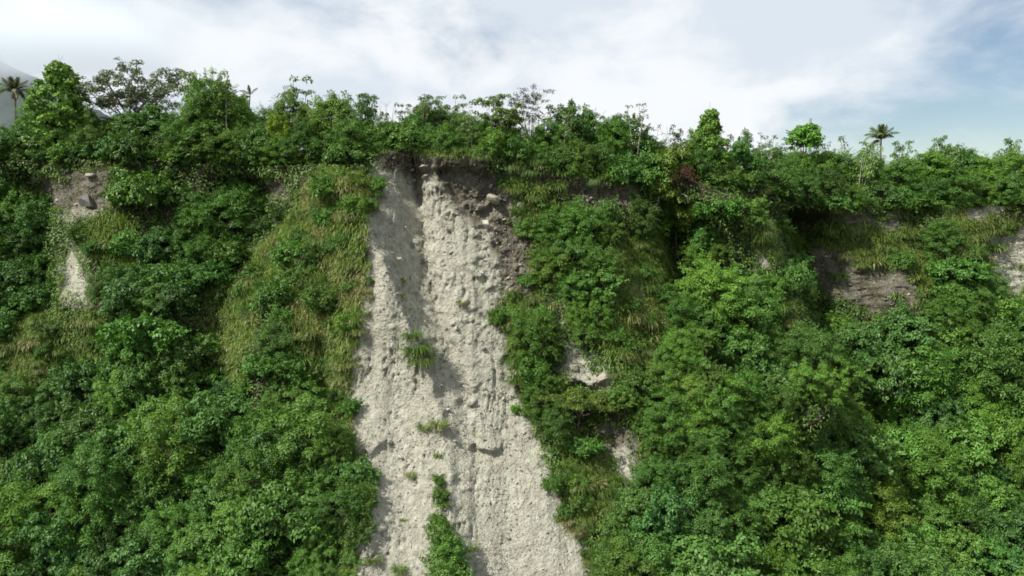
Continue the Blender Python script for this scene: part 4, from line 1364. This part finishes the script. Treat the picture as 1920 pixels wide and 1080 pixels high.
def boulder(px, py, wpx, label, me, flat=1.0, sink=0.35, rot=None):
    P, ok = hit(np.array([float(px)]), np.array([float(py)]))
    r = wpx * P[0, 1] / FPX / 2
    # rest on the rough surface: nearest sheet vertex
    j = np.argmin(np.abs(ppx - px) + np.abs(ppy - py))
    q = np.array([X.ravel()[j], Y.ravel()[j], Z.ravel()[j]])
    o = obj("boulder", me, None, tuple(q + np.array([0, -1, 0.3]) * r * (0.45 - sink * .5)))
    o.scale = (r, r * 0.9, r * flat)
    rr = np.random.default_rng(int(px * 7 + py))
    o.rotation_euler = rot or (rr.normal() * .3, rr.normal() * .3, rr.random() * 6.28)
    tag(o, label, "boulder", "boulders in the slide")
    return o


boulder(795, 313, 19, "square block jutting from the brown soil just under the scar's top", ROCKS_B[0], 0.9)
boulder(772, 319, 14, "round stone set in the shaded chute left of the jutting square block", ROCKS_BIG[0], 1.0)
boulder(798, 333, 16, "brown block directly below the jutting square block", ROCKS_B[1], 0.9)
boulder(912, 421, 27, "large pale flat boulder where the brown soil meets the pale slope", ROCKS_BIG[1], 0.75)
boulder(925, 374, 30, "broad brown boulder in the stony soil below the hanging grass", ROCKS_B[2], 0.8)
boulder(975, 388, 32, "brown overhanging boulder at the scar's right margin under the weeds", ROCKS_B[3], 0.7)
boulder(1091, 387, 14, "pale rounded stone below the bare overhang", ROCKS_BIG[2], 0.8)
boulder(172, 384, 44, "dark slanting boulder on the rocky nose", ROCKS_D[0], 1.0, 0.7, (0.2, 0.5, 0.6))
boulder(181, 397, 11, "small white stone lying on the dark slanting boulder", ROCKS_BIG[0], 0.7, -0.9)
boulder(176, 330, 24, "grey block in the bank above the dark slanting boulder", ROCKS_B[4], 0.8)
boulder(65, 340, 28, "grey lump of rock in the shaded bank at the left", ROCKS_D[1], 0.8)
boulder(730, 443, 12, "pale angular stone on the edge of the shaded chute, upper of two", ROCKS[1], 0.7)
boulder(748, 484, 14, "pale angular stone on the edge of the shaded chute, lower of two", ROCKS[2], 0.7)
boulder(830, 446, 10, "stone on the middle rib beneath a dark crack", ROCKS[3], 0.8)
boulder(752, 855, 17, "dark sided stone standing out of the lower left slab", ROCKS[4], 0.6)
boulder(905, 655, 14, "white fresh stone on the middle rib of the scar", ROCKS_BIG[2], 1.0)
boulder(857, 617, 11, "white stone above the narrow shadow on the middle rib", ROCKS_BIG[1], 1.0)
boulder(855, 827, 14, "grey stone at the head of the lower crack", ROCKS[5], 0.8)
boulder(908, 826, 12, "grey stone on the small dark ledge in the lower scar", ROCKS[0], 0.8)
boulder(1428, 506, 12, "white stone on the pale strip beside the spur", ROCKS_BIG[0], 1.0)
boulder(1686, 567, 12, "pale slab poking out under the scree bowl", ROCKS_BIG[1], 0.5)
boulder(1914, 498, 16, "white boulder on the bare scree at the photo's right edge", ROCKS_BIG[2], 0.8)
boulder(1873, 512, 11, "flat pale slab low on the bare scree near the photo's right edge", ROCKS_BIG[0], 0.5)
for px, py, w, t in ((1130, 712, 34, "grey rock face under the weeds at the scar's right margin, lower one"), (1075, 690, 26, "grey rock face under the weeds at the scar's right margin, upper one")):
    boulder(px, py, w, t, ROCKS_B[5], 1.2, 1.1)


def stone_w(qx, qy, c):
    b = poly_dist(qx, qy, SCAR)
    bb = dist_any(qx, qy, BARE)
    br = dist_any(qx, qy, BROWN)
    right = sstep(900, 960, qx) * (qy < 560)
    band = np.exp(-((qy - 820 + 0.2 * (qx - 800)) / 40) ** 2)
    talus = np.exp(-((qx - 930 - 0.1 * (qy - 900)) / 45) ** 2) * sstep(840, 900, qy)
    w = 0.6 + 2.6 * right + 0.8 * (br > 0) + 1.5 * band + 2.5 * talus
    return np.where(b > 2, w, np.where(bb > 0, 1.6, 0.0))


P, nn, qx, qy = sample_ground(300, stone_w)
for p, d, a, bq in zip(P, nn, qx, qy):
    brn = dist_any(np.array([a]), np.array([bq]), BROWN)[0] > 0
    me = ROCKS_B[rng.integers(6)] if brn else ROCKS[rng.integers(10)]
    r = 0.16 + 0.26 * rng.random() ** 2.2
    if a > 900 and bq < 560: r *= 1.25
    o = obj("stone", me, terrain, tuple(p + d * r * 0.15))
    o.scale = (r, r * 0.85, r * (0.5 + .4 * rng.random()))
    o.rotation_euler = (rng.normal() * .5, rng.normal() * .5, rng.random() * 6.28)

# the smaller rubble, too many to count
import bmesh as _bm
_b = _bm.new(); _bm.ops.create_icosphere(_b, subdivisions=1, radius=1.0)
ico_v = np.array([v.co[:] for v in _b.verts]); ico_f = np.array([[v.index for v in f.verts] for f in _b.faces]); _b.free()
n = 12000
P, nn, qx, qy = sample_ground(n, stone_w)
r = (0.045 + 0.13 * rng.random(n) ** 3)[:, None, None]
sh = (1 + 0.35 * rng.normal(size=(n, len(ico_v), 1)).clip(-1, 1)) * np.array([1, 0.85, 0.65])
ang = rng.random(n) * 6.28
c_, s_ = np.cos(ang)[:, None], np.sin(ang)[:, None]
q = ico_v[None] * sh
q = np.stack([q[..., 0] * c_ - q[..., 1] * s_, q[..., 0] * s_ + q[..., 1] * c_, q[..., 2]], -1)
V = (P[:, None] + q * r).reshape(-1, 3)
F = (ico_f[None] + (np.arange(n) * len(ico_v))[:, None, None]).reshape(-1, 3)
rub = obj("rubble", mesh_np("rubble", V, F, STONE), terrain)
rub["kind"] = "stuff"

# ------------------------------------------------------------------ roots and dead wood
def root_thing(name, pts_px, label, r0=0.05, mat=ROOT, out_=0.35, cat="root", group=None, branches=3, seed=0):
    rr = np.random.default_rng(seed)
    a = np.array(pts_px, float)
    P, ok = hit(a[:, 0], a[:, 1])
    P[:, 1] -= out_ * (0.6 + .6 * rr.random(len(P)))
    t = np.linspace(0, 1, len(P)); tt = np.linspace(0, 1, 12)
    Q = np.stack([np.interp(tt, t, P[:, k]) for k in range(3)], 1) + 0.06 * rr.normal(size=(12, 3))
    tubes = [tube(Q, np.linspace(r0, r0 * .3, 12), 5)]
    for i in range(branches):
        k = rr.integers(2, 10)
        e = Q[k] + np.array([rr.normal() * .6, -.1 * rr.random(), -0.2 + rr.normal() * .6])
        tubes.append(limb(Q[k], e, r0 * .5, r0 * .15, rr, .25, 5))
    V, F = cat_parts(tubes)
    c = Q[0].copy()
    o = obj(name, mesh_np(name, V - c, F, mat, True), None, tuple(c))
    tag(o, label, cat, group)


root_thing("hanging_root", [(775, 285), (782, 320), (787, 350), (789, 372)], "long thin root hanging down the dark cleft beside the square block", 0.045, seed=1)
root_thing("hanging_root", [(771, 284), (776, 310), (784, 345)], "thinner root hanging in the dark cleft, left of the longer root", 0.035, seed=2)
root_thing("exposed_root", [(690, 312), (700, 308), (715, 300), (722, 290)], "pale forked root curling out of the turf at the chute's upper left corner", 0.055, seed=3, branches=5)
root_thing("exposed_root", [(735, 284), (736, 305), (742, 322)], "tangled pale root trailing down the soil between chute and turf", 0.04, seed=4, branches=6)
root_thing("exposed_root", [(842, 288), (836, 300), (826, 308)], "short root slanting under the turf above the brown hollow", 0.035, seed=5)
root_thing("exposed_root", [(750, 288), (757, 292), (770, 293)], "short curved root just below the turf at the scar's top", 0.035, seed=6)
root_thing("dead_branch", [(1272, 363), (1282, 368), (1292, 372)], "pale dead branch poking out below the withered brown shrub", 0.06, BARK_PALE, 1.8, "branch", seed=7, branches=2)
root_thing("dead_branch", [(1222, 392), (1230, 378), (1234, 360)], "pale crooked dead branch under the large leaning olive tree", 0.06, BARK_PALE, 1.2, "branch", seed=8, branches=4)
root_thing("dead_branch", [(1240, 470), (1255, 500), (1268, 530)], "long grey bare stem slanting through the dark gully, upper one", 0.05, BARK_PALE, 1.4, "branch", seed=9, branches=4)
root_thing("dead_branch", [(1262, 430), (1268, 480), (1285, 510)], "thin grey bare stem in the dark gully beside the longer stem", 0.04, BARK_PALE, 1.4, "branch", seed=10, branches=3)
root_thing("dead_branch", [(1640, 1055), (1652, 1048), (1664, 1044)], "pale broken branch lying on the bottom foliage", 0.07, BARK_PALE, 2.5, "branch", seed=11, branches=1)

# ------------------------------------------------------------------ labels: what each plant looks like and which things it grows next to
KINDW = {"tallf": "tall feathery tree", "tallb": "tall broad leaved tree", "feathery": "feathery tree", "broad": "broad leaved tree", "round": "dense round crowned tree", "mound": "mound of vines", "shrub": "small bush", "tower": "vine clad tree",
         "sapling": "slender sapling", "sparse": "thinly leaved sapling", "flat": "spreading tree", "tuft": "grass clump", "hanging": "hanging grass clump", "fern": "fern tuft"}
TONEW = {"": "mid green", "bright": "bright green", "dark": "dark green", "blue": "blue green", "olive": "olive green", "yellow": "yellow green", "pale": "pale green", "brown": "brown"}
GROUPW = {"tallf": "tall trees on the cliff top", "tallb": "tall trees on the cliff top", "feathery": "feathery trees on the hillside", "broad": "broad leaved trees on the hillside", "round": "dense round trees", "mound": "vine mounds on the slope", "shrub": "bushes on the slope",
          "tower": "vine clad trees", "sapling": "slender saplings along the cliff top", "sparse": "slender saplings along the cliff top", "flat": "spreading trees", "tuft": "grass clumps on the hillside",
          "hanging": "grass clumps hanging over the cliff edge", "fern": "fern tufts on the hillside"}
ORD = ["nearest", "second nearest", "third nearest", "fourth nearest", "fifth nearest", "sixth nearest", "seventh nearest", "eighth nearest", "ninth nearest", "tenth nearest",
       "eleventh nearest", "twelfth nearest", "thirteenth nearest", "fourteenth nearest", "fifteenth nearest", "sixteenth nearest", "seventeenth nearest", "eighteenth nearest"]
MED = {k: np.median([p["size"] for p in PLANTS if p["kind"] == k] or [1]) for k in LIB}
todo = {}
for p in PLANTS:
    root = p["root"]
    g = p["group"] or GROUPW.get(p["kind"])
    if g: root["group"] = g
    root["category"] = CATG[p["kind"]]
    if p["label"]:
        root["label"] = p["label"]; continue
    ph, lx, ly = min(LANDMARKS, key=lambda m: (m[1] - p["px"]) ** 2 + (m[2] - p["py"]) ** 2)
    dx, dy = p["px"] - lx, p["py"] - ly
    if abs(dx) > 2.2 * abs(dy): rel = "right of" if dx > 0 else "left of"
    elif abs(dy) > 2.2 * abs(dx): rel = "below" if dy > 0 else "above"
    else: rel = ("below" if dy > 0 else "above") + " " + ("right of" if dx > 0 else "left of")
    tone = TONEW[p["tone"]] if p["kind"] not in ("tuft", "hanging", "fern") else ("straw coloured" if p["dry"] > 0.45 else "green")
    if p["kind"] not in ("tallf", "tallb", "shrub", "round"):
        q_ = p["size"] / MED[p["kind"]]
        tone = ("large " if q_ > 1.18 else "small " if q_ < 0.82 else "") + tone
    todo.setdefault((f"{tone} {KINDW[p['kind']]}", rel, ph), []).append((math.hypot(dx, dy), root))
for (what, rel, ph), rows in todo.items():
    rows.sort(key=lambda a: a[0])
    for i, (_, root) in enumerate(rows):
        root["label"] = f"{what} {rel} {ph}" if len(rows) == 1 else f"{what} {rel} {ph}, {ORD[min(i, 17)]}"
print("PLANTS", len(PLANTS), {k: sum(p["kind"] == k for p in PLANTS) for k in LIB})

# ------------------------------------------------------------------ the far mountain and the cloud on its shoulder
mx_ = np.linspace(-3600, -250, 120); my_ = np.linspace(1200, 2600, 60)
MX, MY = np.meshgrid(mx_, my_)
crest = np.interp(MX / MY, [-2.0, -1.0, -0.72, -0.637, -0.597, -0.557, -0.504, -0.438, -0.36, -0.28], [480, 420, 310, 258, 240, 214, 176, 118, 60, 0]) * MY / 1500
MZ = crest * np.exp(-((MY - 1650) / 420) ** 2) + 55 * fbm(MX / 230, MY / 230, 0, 5, 505) * np.clip(crest / 200, 0, 1) - 12
ii = np.arange(MX.size).reshape(MX.shape)
MF = np.stack([ii[:-1, :-1], ii[:-1, 1:], ii[1:, 1:], ii[1:, :-1]], -1).reshape(-1, 4)
FOREST_SHADED = simple_mat("far_forest_shaded", (0.015, 0.027, 0.022), noise=(0.03, 0.45))  # base colour darkened to stand in for cloud shadow on the mountain
mt = obj("mountain", mesh_np("mountain", np.stack([MX, MY, MZ], -1).reshape(-1, 3), MF, FOREST_SHADED, True))
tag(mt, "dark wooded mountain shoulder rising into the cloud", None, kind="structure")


def box_mesh(name, lo, hi, mat):
    x0, y0, z0 = lo; x1, y1, z1 = hi
    V = np.array([(x0, y0, z0), (x1, y0, z0), (x1, y1, z0), (x0, y1, z0), (x0, y0, z1), (x1, y0, z1), (x1, y1, z1), (x0, y1, z1)], float)
    F = np.array([(3, 2, 1, 0), (4, 5, 6, 7), (0, 1, 5, 4), (1, 2, 6, 5), (2, 3, 7, 6), (3, 0, 4, 7)])
    return mesh_np(name, V, F, mat)


cm, ct = new_mat("cloud_mist")
geo = N(ct, "ShaderNodeNewGeometry"); sp = N(ct, "ShaderNodeSeparateXYZ"); L(ct, geo.outputs["Position"], sp.inputs[0])
nz = N(ct, "ShaderNodeTexNoise", i_Scale=0.011, i_Detail=4.0, i_Roughness=0.55); L(ct, geo.outputs["Position"], nz.inputs["Vector"])
zz = math_node(ct, 'ADD', sp.outputs[2], math_node(ct, 'MULTIPLY', math_node(ct, 'SUBTRACT', nz.outputs[0], 0.5), 55.0))
thick = smooth(ct, zz, 156.0, 200.0)
side = smooth(ct, math_node(ct, 'ADD', sp.outputs[0], math_node(ct, 'MULTIPLY', math_node(ct, 'SUBTRACT', nz.outputs[0], 0.5), 260.0)), -330.0, -610.0)
over = math_node(ct, 'SUBTRACT', 1.0, smooth(ct, zz, 212.0, 262.0))
dens = math_node(ct, 'MULTIPLY', math_node(ct, 'MULTIPLY', math_node(ct, 'ADD', math_node(ct, 'MULTIPLY', thick, 0.013), 0.0007), side), over)
pv = N(ct, "ShaderNodeVolumePrincipled"); pv.inputs["Color"].default_value = (0.90, 0.945, 1.0, 1)
pv.inputs["Anisotropy"].default_value = 0.0
L(ct, dens, pv.inputs["Density"])
co_ = N(ct, "ShaderNodeOutputMaterial"); L(ct, pv.outputs[0], co_.inputs["Volume"])
cloud = obj("cloud", box_mesh("cloud", (-2200, 930, 40), (-150, 1180, 430), cm))
tag(cloud, "low cloud bank drifting across the mountain shoulder", "cloud", kind="stuff")
